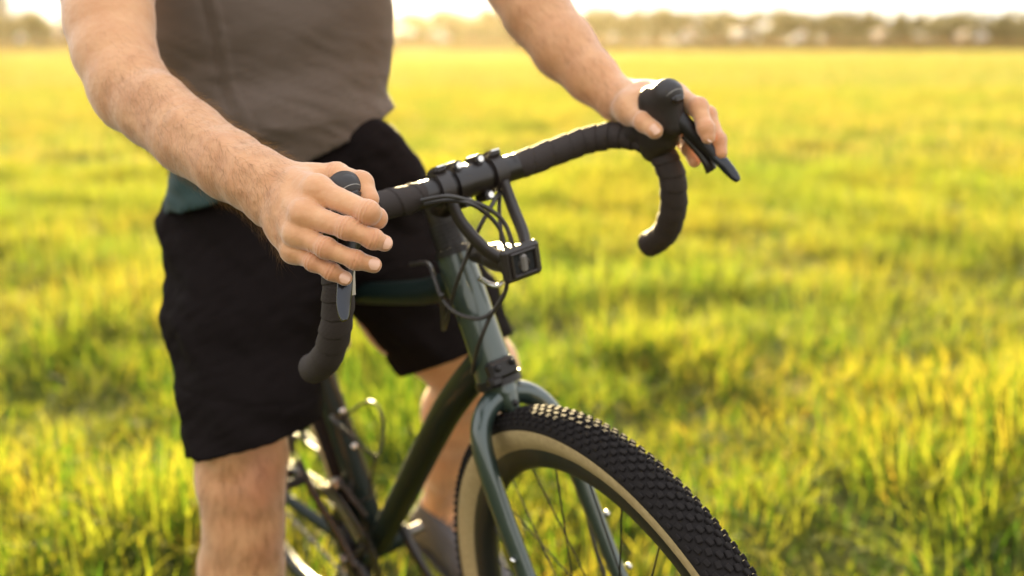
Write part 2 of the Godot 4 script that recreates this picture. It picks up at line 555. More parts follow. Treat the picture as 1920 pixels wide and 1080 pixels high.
	for i in 4:
		var a := TAU * i / 4.0 + 0.6
		s = Soup.new()
		tube(s, bb + Vector3(cos(a), sin(a), 0) * 0.010 + Vector3(0, 0, 0.045), bb + Vector3(cos(a), sin(a), 0) * 0.066 + Vector3(0, 0, 0.041), 0.009, 0.006, 10)
		bpart("spider_arm", s, M.black_metal, ring)
	var cd := Vector3(cos(deg_to_rad(115.0)), sin(deg_to_rad(115.0)), 0)
	for sd: float in [1.0, -1.0]:
		var d := cd * sd
		s = Soup.new()
		sweep(s, smooth_path([bb + Vector3(0, 0, 0.052 * sd) - d * 0.014, bb + Vector3(0, 0, 0.056 * sd) + d * 0.04, bb + Vector3(0, 0, 0.070 * sd) + d * 0.12, bb + Vector3(0, 0, 0.075 * sd) + d * 0.186], 8), func(t: float, _a: float) -> Vector2:
			var r := lerpf(0.0165, 0.0115, smoothstep(0.0, 0.6, t))
			return Vector2(r, r * 0.62), 20, true, Vector3(0, 0, 1))
		var arm := bpart("crank_arm", s, M.black_gloss)
		s = Soup.new()
		lathe_z(s, [Vector2(0.001, 0.004), Vector2(0.008, 0.004), Vector2(0.009, 0.002), Vector2(0.009, -0.02)], 20, false, bb + Vector3(0, 0, 0.066 * sd) + d * 0.002)
		bpart("crank_bolt", s, M.steel, arm)
		# platform pedal, lying level
		var pc := bb + d * 0.172 + Vector3(0, 0, 0.128 * sd)
		s = Soup.new()
		for e: Array in [[Vector3(0.043, 0, 0), Vector3(0.010, 0.016, 0.086)], [Vector3(-0.043, 0, 0), Vector3(0.010, 0.016, 0.086)], [Vector3(0, 0, 0.038), Vector3(0.078, 0.014, 0.010)], [Vector3(0, 0, -0.038), Vector3(0.078, 0.014, 0.010)], [Vector3(0, 0, 0), Vector3(0.018, 0.018, 0.075)]]:
			cbox(s, Transform3D(Basis(Vector3(0, 0, 1), 0.2 * sd), pc + e[0]), e[1], 0.003)
		var ped := bpart("pedal", s, M.black_metal)
		s = Soup.new()
		tube(s, bb + d * 0.172 + Vector3(0, 0, 0.072 * sd), pc, 0.006, 0.006, 12)
		bpart("pedal_axle", s, M.chrome, ped)
		for px: float in [-0.040, 0.040]:
			for pz: float in [-0.036, -0.012, 0.012, 0.036]:
				s = Soup.new()
				tube(s, pc + Vector3(px, 0.006, pz), pc + Vector3(px, 0.012, pz), 0.0018, 0.0015, 6)
				bpart("pin", s, M.chrome, ped)
	# chain: two runs of links round ring and cassette
	s = Soup.new()
	for run in 2:
		var p0 := bb + Vector3(-0.01, 0.087 if run == 0 else -0.087, 0.040)
		var p1 := rear_axle + Vector3(0.0, 0.042 if run == 0 else -0.075, 0.042)
		var dd := p1 - p0
		for i in 26:
			var c := p0 + dd * ((i + 0.5) / 26.0)
			cbox(s, Transform3D(Basis(dd.normalized(), Vector3(0, 0, 1).cross(dd.normalized()), Vector3(0, 0, 1)), c), Vector3(0.0105, 0.0075, 0.006 if i % 2 == 0 else 0.0035), 0.001)
	bpart("chain", s, M.steel)
	s = Soup.new()
	for i in 8:
		lathe_z(s, [Vector2(0.012, 0.046 - i * 0.0038), Vector2(0.022 + i * 0.004, 0.046 - i * 0.0038), Vector2(0.022 + i * 0.004, 0.0444 - i * 0.0038), Vector2(0.012, 0.0444 - i * 0.0038)], 36, false, rear_axle)
	bpart("cassette", s, M.steel)
	var rd := Soup.new()
	cbox(rd, Transform3D(Basis(Vector3(0, 0, 1), 0.4), rear_axle + Vector3(0.010, -0.045, 0.062)), Vector3(0.030, 0.050, 0.022), 0.006)
	cbox(rd, Transform3D(Basis(Vector3(0, 0, 1), 0.35), rear_axle + Vector3(0.030, -0.105, 0.046)), Vector3(0.022, 0.085, 0.012), 0.005)
	bpart("rear_derailleur", rd, M.black_metal)

	# ---- fork
	s = Soup.new()
	var crown := Blob.new()
	crown.add(on_steer(-0.004, 0.0), 0.0245, on_steer(-0.022, 0.002), 0.0190, 0.008)
	crown.add(on_steer(-0.016, 0.014), 0.011, on_steer(-0.040, 0.017), 0.0075, 0.006)
	skin(s, crown, Vector3(-0.04, -0.13, -0.085), Vector3(0.085, 0.035, 0.085), 0.0028)
	var fork := bpart("fork", s, M.fork, null, true)
	for sd: float in [1.0, -1.0]:
		s = Soup.new()
		sweep(s, smooth_path([on_steer(-0.0150, 0.003, -0.004 * sd), on_steer(-0.0190, 0.004, 0.014 * sd), on_steer(-0.0270, 0.005, 0.0300 * sd), on_steer(-0.0420, 0.006, 0.0440 * sd), on_steer(-0.0640, 0.008, 0.0530 * sd), on_steer(-0.100, 0.010, 0.0575 * sd), on_steer(-0.16, 0.012, 0.0585 * sd), on_steer(-0.25, 0.020, 0.0585 * sd), on_steer(-0.33, 0.033, 0.0585 * sd), on_steer(-0.395, 0.047, 0.0580 * sd), on_steer(-0.412, 0.050, 0.0580 * sd)], 8), func(t: float, _a: float) -> Vector2:
			var w := lerpf(1.0, 0.66, smoothstep(0.45, 1.0, t))
			return Vector2(lerpf(0.0150, 0.0122, smoothstep(0.0, 0.45, t)) * w, lerpf(0.0150, 0.0160, smoothstep(0.0, 0.45, t)) * w), 28, true, Vector3(1, 0.3, 0))
		bpart("fork_leg", s, M.fork, fork)
		for hh: float in [-0.205, -0.275]:
			s = Soup.new()
			ball(s, on_steer(hh, 0.022 + (-hh - 0.205) * 0.14, 0.0715 * sd), Vector3(0.0052, 0.0052, 0.0034), 12, 6)
			bpart("bolt", s, M.chrome, fork)
	s = Soup.new()
	ball(s, on_steer(-0.030, 0.0245), Vector3(0.0042, 0.0046, 0.0042), 12, 8)
	bpart("crown_bolt", s, M.black_metal, fork)
	# brake calliper and hose on the left leg
	s = Soup.new()
	cbox(s, Transform3D(Basis(Vector3(0, 0, 1), 0.32), on_steer(-0.320, 0.002, -0.052)), Vector3(0.030, 0.052, 0.026), 0.006)
	bpart("brake_calliper", s, M.black_metal, null, true)
	bpart("brake_hose", wire([on_steer(-0.14, -0.004, -0.058), on_steer(-0.19, -0.006, -0.060), on_steer(-0.24, -0.004, -0.054), on_steer(-0.30, -0.002, -0.052)], 0.0026), M.cable, null, true)
	# headset cups
	s = Soup.new()
	tube(s, on_steer(-0.0045, 0), on_steer(0.006, 0), 0.0300, 0.0296, 32)
	bpart("headset", s, M.black_metal)
	s = Soup.new()
	cbox(s, Transform3D(Basis(steer_norm, steer_axis, Vector3(0, 0, 1)), on_steer(0.016, 0.026, 0.004)), Vector3(0.016, 0.024, 0.040), 0.004)
	cbox(s, Transform3D(Basis(steer_norm, steer_axis, Vector3(0, 0, 1)), on_steer(0.004, 0.027, 0.020)), Vector3(0.018, 0.014, 0.018), 0.004)
	ball(s, on_steer(0.020, 0.036, -0.008), Vector3(0.0042, 0.0042, 0.0042), 10, 6)
	ball(s, on_steer(0.018, 0.036, 0.014), Vector3(0.0042, 0.0042, 0.0042), 10, 6)
	bpart("cable_guide", s, M.black_metal)
	s = Soup.new()
	tube(s, on_steer(0.166, 0), on_steer(0.174, 0), 0.0262, 0.0225, 28)
	bpart("headset", s, M.black_metal)
	for i in 3:
		s = Soup.new()
		tube(s, on_steer(0.1745 + i * 0.0105, 0), on_steer(0.1848 + i * 0.0105, 0), 0.0200, 0.0200, 28)
		bpart("spacer", s, M.black_metal, null, true)

	# ---- stem and bar
	var clampc := Vector3(0.0224, 0.2588, 0)
	var st0 := on_steer(0.2262, 0)
	s = Soup.new()
	tube(s, on_steer(0.2060, 0), on_steer(0.2470, 0), 0.0182, 0.0182, 28)
	var sb := Blob.new()
	sb.add(st0 + Vector3(0.004, 0, 0), 0.0165, clampc - Vector3(0.022, 0.006, 0), 0.0155, 0.008)
	sb.add(clampc + Vector3(-0.006, 0, -0.019), 0.0195, clampc + Vector3(-0.006, 0, 0.019), 0.0195, 0.010)
	skin(s, sb, Vector3(-0.10, 0.19, -0.05), Vector3(0.06, 0.295, 0.05), 0.0025)
	var stem := bpart("stem", s, M.black_gloss, null, true)
	s = Soup.new()
	tube(s, on_steer(0.2472, 0), on_steer(0.2510, 0), 0.0175, 0.0150, 28)
	bpart("top_cap", s, M.black_metal, stem)
	# faceplate: four lugs with bolts
	var ft := Vector3(0.95, 0.22, 0).normalized()
	s = Soup.new()
	sweep(s, PackedVector3Array([clampc + Vector3(0, 0, -0.021), clampc + Vector3(0, 0, -0.0105), clampc, clampc + Vector3(0, 0, 0.0105), clampc + Vector3(0, 0, 0.021)]), func(t: float, _a: float) -> Vector2:
		var r := 0.0208 - 0.0022 * (1.0 if absf(t - 0.5) < 0.2 else 0.0)
		return Vector2(r, r), 32)
	bpart("faceplate", s, M.black_gloss, stem)
	for dz: float in [-0.0145, 0.0145]:
		for dy: float in [0.0215, -0.0215]:
			s = Soup.new()
			var q := clampc + Vector3(0.004, 0, 0) + Vector3(-0.2, 0.98, 0) * dy + Vector3(0, 0, dz)
			tube(s, q - ft * 0.016, q + ft * 0.010, 0.0062, 0.0058, 14)
			bpart("lug", s, M.black_gloss, stem)
			s = Soup.new()
			tube(s, q + ft * 0.0095, q + ft * 0.0135, 0.0040, 0.0036, 12)
			bpart("bolt", s, M.chrome, stem)
	s = Soup.new()
	var bar_pts := {}
	sweep(s, smooth_path([clampc + Vector3(0, 0, -0.085), clampc + Vector3(0, 0, -0.03), clampc + Vector3(0, 0, 0.03), clampc + Vector3(0, 0, 0.085)], 6), func(_t: float, _a: float) -> Vector2: return Vector2(0.0158, 0.0158), 28)
	var bar := bpart("handlebar", s, M.black_gloss, null, true)
	for sd: float in [1.0, -1.0]:
		var m := Vector3(1, 1, sd)
		var pts := []
		for q: Vector3 in [Vector3(0.0224, 0.2590, 0.060), Vector3(0.0236, 0.2606, 0.100), Vector3(0.0270, 0.2640, 0.140), Vector3(0.0350, 0.2665, 0.168), Vector3(0.0520, 0.2672, 0.190), Vector3(0.0780, 0.2640, 0.2035), Vector3(0.1010, 0.2545, 0.2100), Vector3(0.1140, 0.2360, 0.2155), Vector3(0.1160, 0.2120, 0.2205), Vector3(0.1080, 0.1840, 0.2250), Vector3(0.0920, 0.1560, 0.2295), Vector3(0.0690, 0.1320, 0.2335), Vector3(0.0450, 0.1180, 0.2360), Vector3(0.0290, 0.1110, 0.2372)]:
			pts.append(q * m)
		var path := smooth_path(pts, 44)
		var total := 0.0
		for i in path.size() - 1: total += path[i].distance_to(path[i + 1])
		s = Soup.new()
		sweep(s, path, func(t: float, a: float) -> Vector2:
			var ph := fposmod(t * total / 0.0190 + a / TAU * sd, 1.0)   # each turn of the tape laps over the one before
			var r := 0.0158 + 0.0015 * ph - 0.0014 * smoothstep(0.93, 1.0, ph) + 0.00035 * sin(t * 61.0 + 2.0 * sin(a)) 
			r -= 0.0012 * smoothstep(0.05, 0.0, t) + 0.0009 * exp(-pow((ph - 0.97) / 0.035, 2.0))
			return Vector2(r, r), 32, false)
		relief_normals(s, path.size(), 32)
		bpart("bar_tape", s, M.tape, bar)
		s = Soup.new()
		var e0 := path[path.size() - 1]
		var ed := (e0 - path[path.size() - 4]).normalized()
		sweep(s, PackedVector3Array([e0 - ed * 0.001, e0 + ed * 0.003, e0 + ed * 0.006]), func(t: float, _a: float) -> Vector2: return Vector2(0.0158 - 0.006 * t * t, 0.0158 - 0.006 * t * t), 24)
		bpart("bar_end_plug", s, M.black_gloss, bar)
		# hood
		var hb := Blob.new()
		hb.add(Vector3(0.074, 0.2665, 0.2040) * m, 0.0175, Vector3(0.112, 0.281, 0.2045) * m, 0.0170, 0.010, 0, Vector3(0, 0, 1), 0.98)
		hb.add(Vector3(0.112, 0.281, 0.2045) * m, 0.0170, Vector3(0.136, 0.302, 0.2032) * m, 0.0160, 0.012)
		hb.add(Vector3(0.132, 0.298, 0.2032) * m, 0.0150, Vector3(0.1500, 0.3190, 0.2028) * m, 0.0150, 0.010)
		hb.add(Vector3(0.118, 0.262, 0.2075) * m, 0.0165, Vector3(0.146, 0.292, 0.2040) * m, 0.0130, 0.012)
		hb.add(Vector3(0.104, 0.250, 0.2100) * m, 0.0175, Vector3(0.122, 0.268, 0.2070) * m, 0.0165, 0.010)
		hb.add(Vector3(0.112, 0.266, 0.2075) * m, 0.0170, Vector3(0.121, 0.309, 0.2030) * m, 0.0155, 0.010)
		hb.add(Vector3(0.124, 0.311, 0.2030) * m, 0.0158, Vector3(0.1515, 0.3175, 0.2028) * m, 0.0152, 0.008)
		hb.add(Vector3(0.1515, 0.3175, 0.2028) * m, 0.0150, Vector3(0.150, 0.282, 0.2045) * m, 0.0145, 0.006)
		hb.add(Vector3(0.132, 0.266, 0.2065) * m, 0.0160, Vector3(0.142, 0.309, 0.2035) * m, 0.0165, 0.008)
		s = Soup.new()
		var c := Vector3(0.118, 0.284, 0.206) * m
		skin(s, hb, c - Vector3(0.075, 0.06, 0.034), c + Vector3(0.06, 0.062, 0.034), 0.002)
		var hood := bpart("brake_hood", s, M.hood, null, true)
		var hx := Basis(Vector3(0.80, -0.60, 0), Vector3(0.60, 0.80, 0), Vector3(0, 0, 1))
		s = Soup.new()
		ball(s, Vector3(0.1528, 0.3192, 0.2028) * m, Vector3(0.0146, 0.0158, 0.0160), 26, 16, hx)
		bpart("hood_cap", s, M.black_gloss, hood)
		s = Soup.new()
		cbox(s, Transform3D(hx, Vector3(0.1665, 0.3128, 0.2028) * m), Vector3(0.009, 0.0110, 0.0165), 0.0034)
		bpart("hood_badge", s, M.black_gloss, hood)
		s = Soup.new()
		var tp := []
		for i in 9:
			var an := PI * (0.02 + 0.96 * i / 8.0)
			tp.append(Vector3(0.1528, 0.3192, 0.2028) * m + hx * Vector3(0.0085, 0.0158 * 0.82 * sin(an) - 0.001, 0.0160 * 0.84 * cos(an)))
		sweep(s, smooth_path(tp, 4), func(_t: float, _a: float) -> Vector2: return Vector2(0.0011, 0.0011), 8)
		bpart("hood_trim", s, M.steel, hood)
		# lever body, brake lever and the shift paddle behind it
		s = Soup.new()
		sweep(s, smooth_path([Vector3(0.150, 0.300, 0.2045) * m, Vector3(0.160, 0.284, 0.2110) * m, Vector3(0.1700, 0.262, 0.2240) * m, Vector3(0.1795, 0.240, 0.2360) * m], 8), func(t: float, _a: float) -> Vector2: return Vector2(lerpf(0.0115, 0.0085, t), lerpf(0.0100, 0.0060, t)), 20, true, Vector3(1, 0, 0))
		var lever := bpart("brake_lever", s, M.black_metal, null, true)
		s = Soup.new()
		sweep(s, smooth_path([Vector3(0.1770, 0.2480, 0.2310) * m, Vector3(0.1850, 0.2330, 0.2395) * m, Vector3(0.1905, 0.2190, 0.2465) * m, Vector3(0.1965, 0.2075, 0.2510) * m], 8), func(t: float, _a: float) -> Vector2:
			var r := 0.0080 * sqrt(maxf(0.02, 1.0 - pow(maxf(t - 0.25, 0.0) / 0.75, 2.6) * 0.95))
			return Vector2(r, 0.0042), 22, true, Vector3(1, 0, 0))
		bpart("lever_blade", s, M.lever, lever)
		s = Soup.new()
		sweep(s, smooth_path([Vector3(0.1600, 0.2700, 0.2120) * m, Vector3(0.1680, 0.2480, 0.2240) * m, Vector3(0.1725, 0.2330, 0.2300) * m, Vector3(0.1730, 0.2230, 0.2330) * m], 6), func(t: float, _a: float) -> Vector2: return Vector2(0.0065 + 0.002 * t, 0.0030), 14, true, Vector3(1, 0, 0))
		bpart("shift_paddle", s, M.pale_lever if sd > 0 else M.black_gloss, lever)

	# ---- bag mount in front of the stem: two bar clamps, two arms, a square plate
	var mount_hub := Vector3(0.096, 0.1745, 0)
	s = Soup.new()
	var px := Basis(Vector3(0.99, -0.05, 0).normalized(), Vector3(0.05, 0.99, 0).normalized(), Vector3(0, 0, 1))
	cbox(s, Transform3D(px, Vector3(0.1080, 0.1742, 0)), Vector3(0.012, 0.0400, 0.0500), 0.004)
	var mount := bpart("bag_mount", s, M.plastic, null, true)
	for e: Array in [[0.0, 0.0140, 0.034, 0.003], [0.0, -0.0120, 0.034, 0.003], [0.0155, 0.001, 0.003, 0.028], [-0.0155, 0.001, 0.003, 0.028]]:
		s = Soup.new()
		cbox(s, Transform3D(px, Vector3(0.1080, 0.1735, 0) + px * Vector3(0.0075, e[1], e[0])), Vector3(0.005, e[3], e[2]), 0.0010)
		bpart("frame_rib", s, M.plastic, mount)
	s = Soup.new()
	cbox(s, Transform3D(px, Vector3(0.1080, 0.1735, 0) + px * Vector3(0.0072, 0.001, 0.001)), Vector3(0.009, 0.021, 0.008), 0.0025)
	bpart("latch", s, M.plastic_grey, mount)
	for dz: float in [-0.0085, 0.0095]:
		s = Soup.new()
		cbox(s, Transform3D(px, Vector3(0.1080, 0.1735, 0) + px * Vector3(0.0056, 0.001, dz)), Vector3(0.002, 0.021, 0.009), 0.0005)
		bpart("slot", s, M.dark_hole, mount)
	s = Soup.new()
	var mb := Blob.new()
	mb.add(Vector3(0.098, 0.174, 0.0), 0.018, Vector3(0.060, 0.172, 0.0), 0.015, 0.01, 0, Vector3(0, 0, 1), 1.25)
	mb.add(Vector3(0.060, 0.172, 0.0), 0.014, Vector3(0.010, 0.170, 0.0), 0.013, 0.01)
	skin(s, mb, Vector3(-0.03, 0.14, -0.04), Vector3(0.13, 0.21, 0.04), 0.0028)
	bpart("mount_body", s, M.plastic, mount)
	for sd: float in [1.0, -1.0]:
		s = Soup.new()
		sweep(s, smooth_path([clampc + Vector3(0.016, -0.010, 0.0365 * sd), Vector3(0.052, 0.222, 0.0345 * sd), Vector3(0.078, 0.194, 0.027 * sd), Vector3(0.094, 0.179, 0.017 * sd)], 8), func(_t: float, _a: float) -> Vector2: return Vector2(0.0095, 0.0060), 16, true, Vector3(0, 0, 1))
		bpart("mount_arm", s, M.plastic, mount)
		s = Soup.new()
		sweep(s, PackedVector3Array([clampc + Vector3(0, 0, 0.0285 * sd), clampc + Vector3(0, 0, 0.0365 * sd), clampc + Vector3(0, 0, 0.0445 * sd)]), func(_t: float, _a: float) -> Vector2: return Vector2(0.0215, 0.0215), 36)
		cbox(s, Transform3D(Basis(Vector3(0, 0, 1), 0.25), clampc + Vector3(-0.002, 0.0215, 0.0365 * sd)), Vector3(0.026, 0.008, 0.0155), 0.003)
		bpart("bar_clamp", s, M.plastic, mount)
		s = Soup.new()
		cbox(s, Transform3D(Basis(Vector3(0, 0, 1), 0.25), clampc + Vector3(0.001, 0.0258, 0.0365 * sd)), Vector3(0.020, 0.003, 0.012), 0.0012)
		bpart("clamp_screw", s, M.chrome, mount)

	# ---- cables
	var cables := [
		[Vector3(0.0449, 0.2589, 0.0750), Vector3(0.0651, 0.2604, 0.0550), Vector3(0.0721, 0.2522, 0.0360), Vector3(0.0744, 0.2364, 0.0120), Vector3(0.0775, 0.2165, -0.0040), Vector3(0.0810, 0.1943, -0.0080), Vector3(0.0822, 0.1746, -0.0060)],
		[Vector3(0.0434, 0.2535, 0.0720), Vector3(0.0596, 0.2535, 0.0500), Vector3(0.0763, 0.2466, 0.0320), Vector3(0.0732, 0.2257, 0.0100), Vector3(0.0746, 0.2059, 0.0000), Vector3(0.0781, 0.1823, 0.0000)],
		[Vector3(0.0226, 0.2597, -0.0680), Vector3(0.0247, 0.2511, -0.0520), Vector3(0.0227, 0.2406, -0.0420), Vector3(0.0295, 0.2219, -0.0300), Vector3(0.0442, 0.1978, -0.0180), Vector3(0.0504, 0.1750, -0.0100)],
		[Vector3(0.0148, 0.2409, -0.0500), Vector3(0.0430, 0.2352, -0.0200), Vector3(0.0453, 0.2102, 0.0080), Vector3(0.0252, 0.1798, 0.0180), Vector3(0.0075, 0.1407, 0.0340), Vector3(-0.0376, 0.0865, 0.0340), Vector3(-0.0696, 0.0626, 0.0260)],
		[Vector3(-0.1447, 0.1351, 0.0180), Vector3(-0.0819, 0.1486, 0.0240), Vector3(-0.0442, 0.1391, 0.0360), Vector3(-0.0268, 0.1172, 0.0400), Vector3(-0.0015, 0.1015, 0.0360), Vector3(0.0341, 0.0993, 0.0260), Vector3(0.0482, 0.1095, 0.0100), Vector3(0.0608, 0.1306, 0.0000), Vector3(0.0727, 0.1582, -0.0020)],
		[Vector3(0.0632, 0.1462, -0.0040), Vector3(0.0589, 0.1283, 0.0000), Vector3(0.0429, 0.1011, 0.0160), Vector3(0.0328, 0.0759, 0.0280), Vector3(0.0148, 0.0518, 0.0300), Vector3(-0.0141, 0.0163, 0.0260)],
		[Vector3(-0.0216, 0.1244, 0.0420), Vector3(-0.0413, 0.0956, 0.0360), Vector3(-0.0690, 0.0642, 0.0260)]]
	for c: Array in cables:
		bpart("cable", wire(c, 0.0026, 10, 8), M.cable, null, true)
	# cable crimp below the mount
	bpart("mount_wire", wire([Vector3(0.0397, 0.1492, 0.0200), Vector3(0.0439, 0.1401, 0.0120), Vector3(0.0500, 0.1359, 0.0040), Vector3(0.0526, 0.1391, -0.0040)], 0.0030, 10, 8), M.chrome, null, true)

	make_wheel("front_wheel", axle, true, "front wheel with tan sidewall, nearest the camera")
	make_wheel("rear_wheel", rear_axle, false, "rear wheel, mostly behind the rider's leg")

# ------------------------------------------------------------------ rider
func skin_tint(p: Vector3) -> Color:
	var a := noise.get_noise_3dv(p * 26.0)
	var b := noise2.get_noise_3dv(p * 140.0)
	var k := clampf(0.5 + 0.7 * a + 0.25 * b, 0.0, 1.0)
	var c := Color(0.595, 0.300, 0.130).lerp(Color(0.525, 0.240, 0.095), k)
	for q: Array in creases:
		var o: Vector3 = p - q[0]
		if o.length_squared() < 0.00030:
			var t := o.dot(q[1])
			c = c.lerp(Color(0.46, 0.165, 0.085), 0.34 * smoothstep(0.1, -0.9, cos(t * 1750.0)) * exp(-pow(t / 0.0055, 2.0)) * smoothstep(-0.2, 0.5, o.z / q[2]))  # shade in the folds painted into the colour, over redder knuckle skin
	for q: Array in blush_and_shade:
		var d: float = p.distance_to(q[0])
		if d < q[1]: c = c.lerp(Color(0.46, 0.160, 0.072), 0.60 * (1.0 - d / q[1]))
	return c

var blush_and_shade := []  # redder skin at the joints; on the knee also painted shading
var creases := []   # finger joints: place, direction along the finger, radius
var person: MeshInstance3D

func finger(B: Blob, g: int, pts: Array, k := 0.009) -> void:
	for i in pts.size() - 1:
		var r0: float = pts[i][1] * 0.95
		var r1: float = pts[i + 1][1] * 0.95
		B.add(pts[i][0], r0, pts[i + 1][0], r1, k, g)
	for i in range(1, pts.size() - 1):   # knuckle swelling
		B.add(pts[i][0], pts[i][1] * 1.02, pts[i][0] + Vector3(0.0005, 0, 0), pts[i][1] * 1.02, k, g)
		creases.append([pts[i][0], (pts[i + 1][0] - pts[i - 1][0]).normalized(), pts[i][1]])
	for i in range(0, pts.size() - 1): blush_and_shade.append([pts[i][0], 0.017])
	blush_and_shade.append([pts[-1][0], 0.013])

func nail(at: Vector3, along: Vector3, out: Vector3, w: float, l: float) -> void:
	var y := out.normalized()
	var x := (along - y * along.dot(y)).normalized()
	var z := x.cross(y)
	var s := Soup.new()
	var start := 0
	var nu := 8
	var nv := 8
	for i in nu + 1:
		for j in nv + 1:
			var u := -1.0 + 2.0 * i / nu
			var v := -1.0 + 2.0 * j / nv
			var q := maxf(absf(u), absf(v)) / maxf(sqrt(u * u + v * v), 1e-4) if (u != 0 or v != 0) else 1.0
			q = lerpf(1.0, q, 0.72)
			var uu := u * q
			var vv := v * q
			var lift := 0.0009 - 0.0016 * vv * vv * w / 0.005 - 0.0005 * uu * uu - 0.0007 * pow(maxf(absf(u), absf(v)), 6.0)
			var nn := (y + z * 0.62 * vv + x * 0.15 * uu).normalized()
			s.vert(at + x * uu * l * 0.5 + z * vv * w * 0.5 + y * lift, nn)
	for i in nu:
		for j in nv:
			var a := start + i * (nv + 1) + j
			s.quad(a, a + 1, a + nv + 2, a + nv + 1)
	put("fingernail", s.mesh(), M.nail, person)

func hairs(src: Soup, count: int, box_test: Callable, dir: Callable, length: float, width: float, called: String) -> void:
	var h := Soup.new()
	var got := 0
	var tries := 0
	while got < count and tries < count * 60:
		tries += 1
		var i := rng.randi() % src.v.size()
		var p := src.v[i]
		if not box_test.call(p): continue
		got += 1
		var n := src.n[i]
		p += Vector3(rng.randf() - 0.5, rng.randf() - 0.5, rng.randf() - 0.5) * 0.004
		p -= n * 0.0005
		var d: Vector3 = dir.call(p)
		d = (d - n * d.dot(n)).normalized()
		d = d.rotated(n, rng.randfn(0.0, 0.26))
		var l := length * rng.randf_range(0.55, 1.25)
		var p1 := p + (d * 0.75 + n * 0.42).normalized() * l * 0.5
		var p2 := p1 + (d * 0.95 + n * rng.randf_range(-0.10, 0.22)).normalized() * l * 0.5
		var sd := d.cross(n).normalized() * width * 0.5
		var s := h.v.size()
		h.vert(p - sd, n); h.vert(p + sd, n); h.vert(p1 + sd * 0.8, n); h.vert(p1 - sd * 0.8, n); h.vert(p2, n)
		h.quad(s, s + 1, s + 2, s + 3)
		h.tri(s + 3, s + 2, s + 4)
	tag(put(called, h.mesh(), M.hair, person), "", "", "", "stuff")

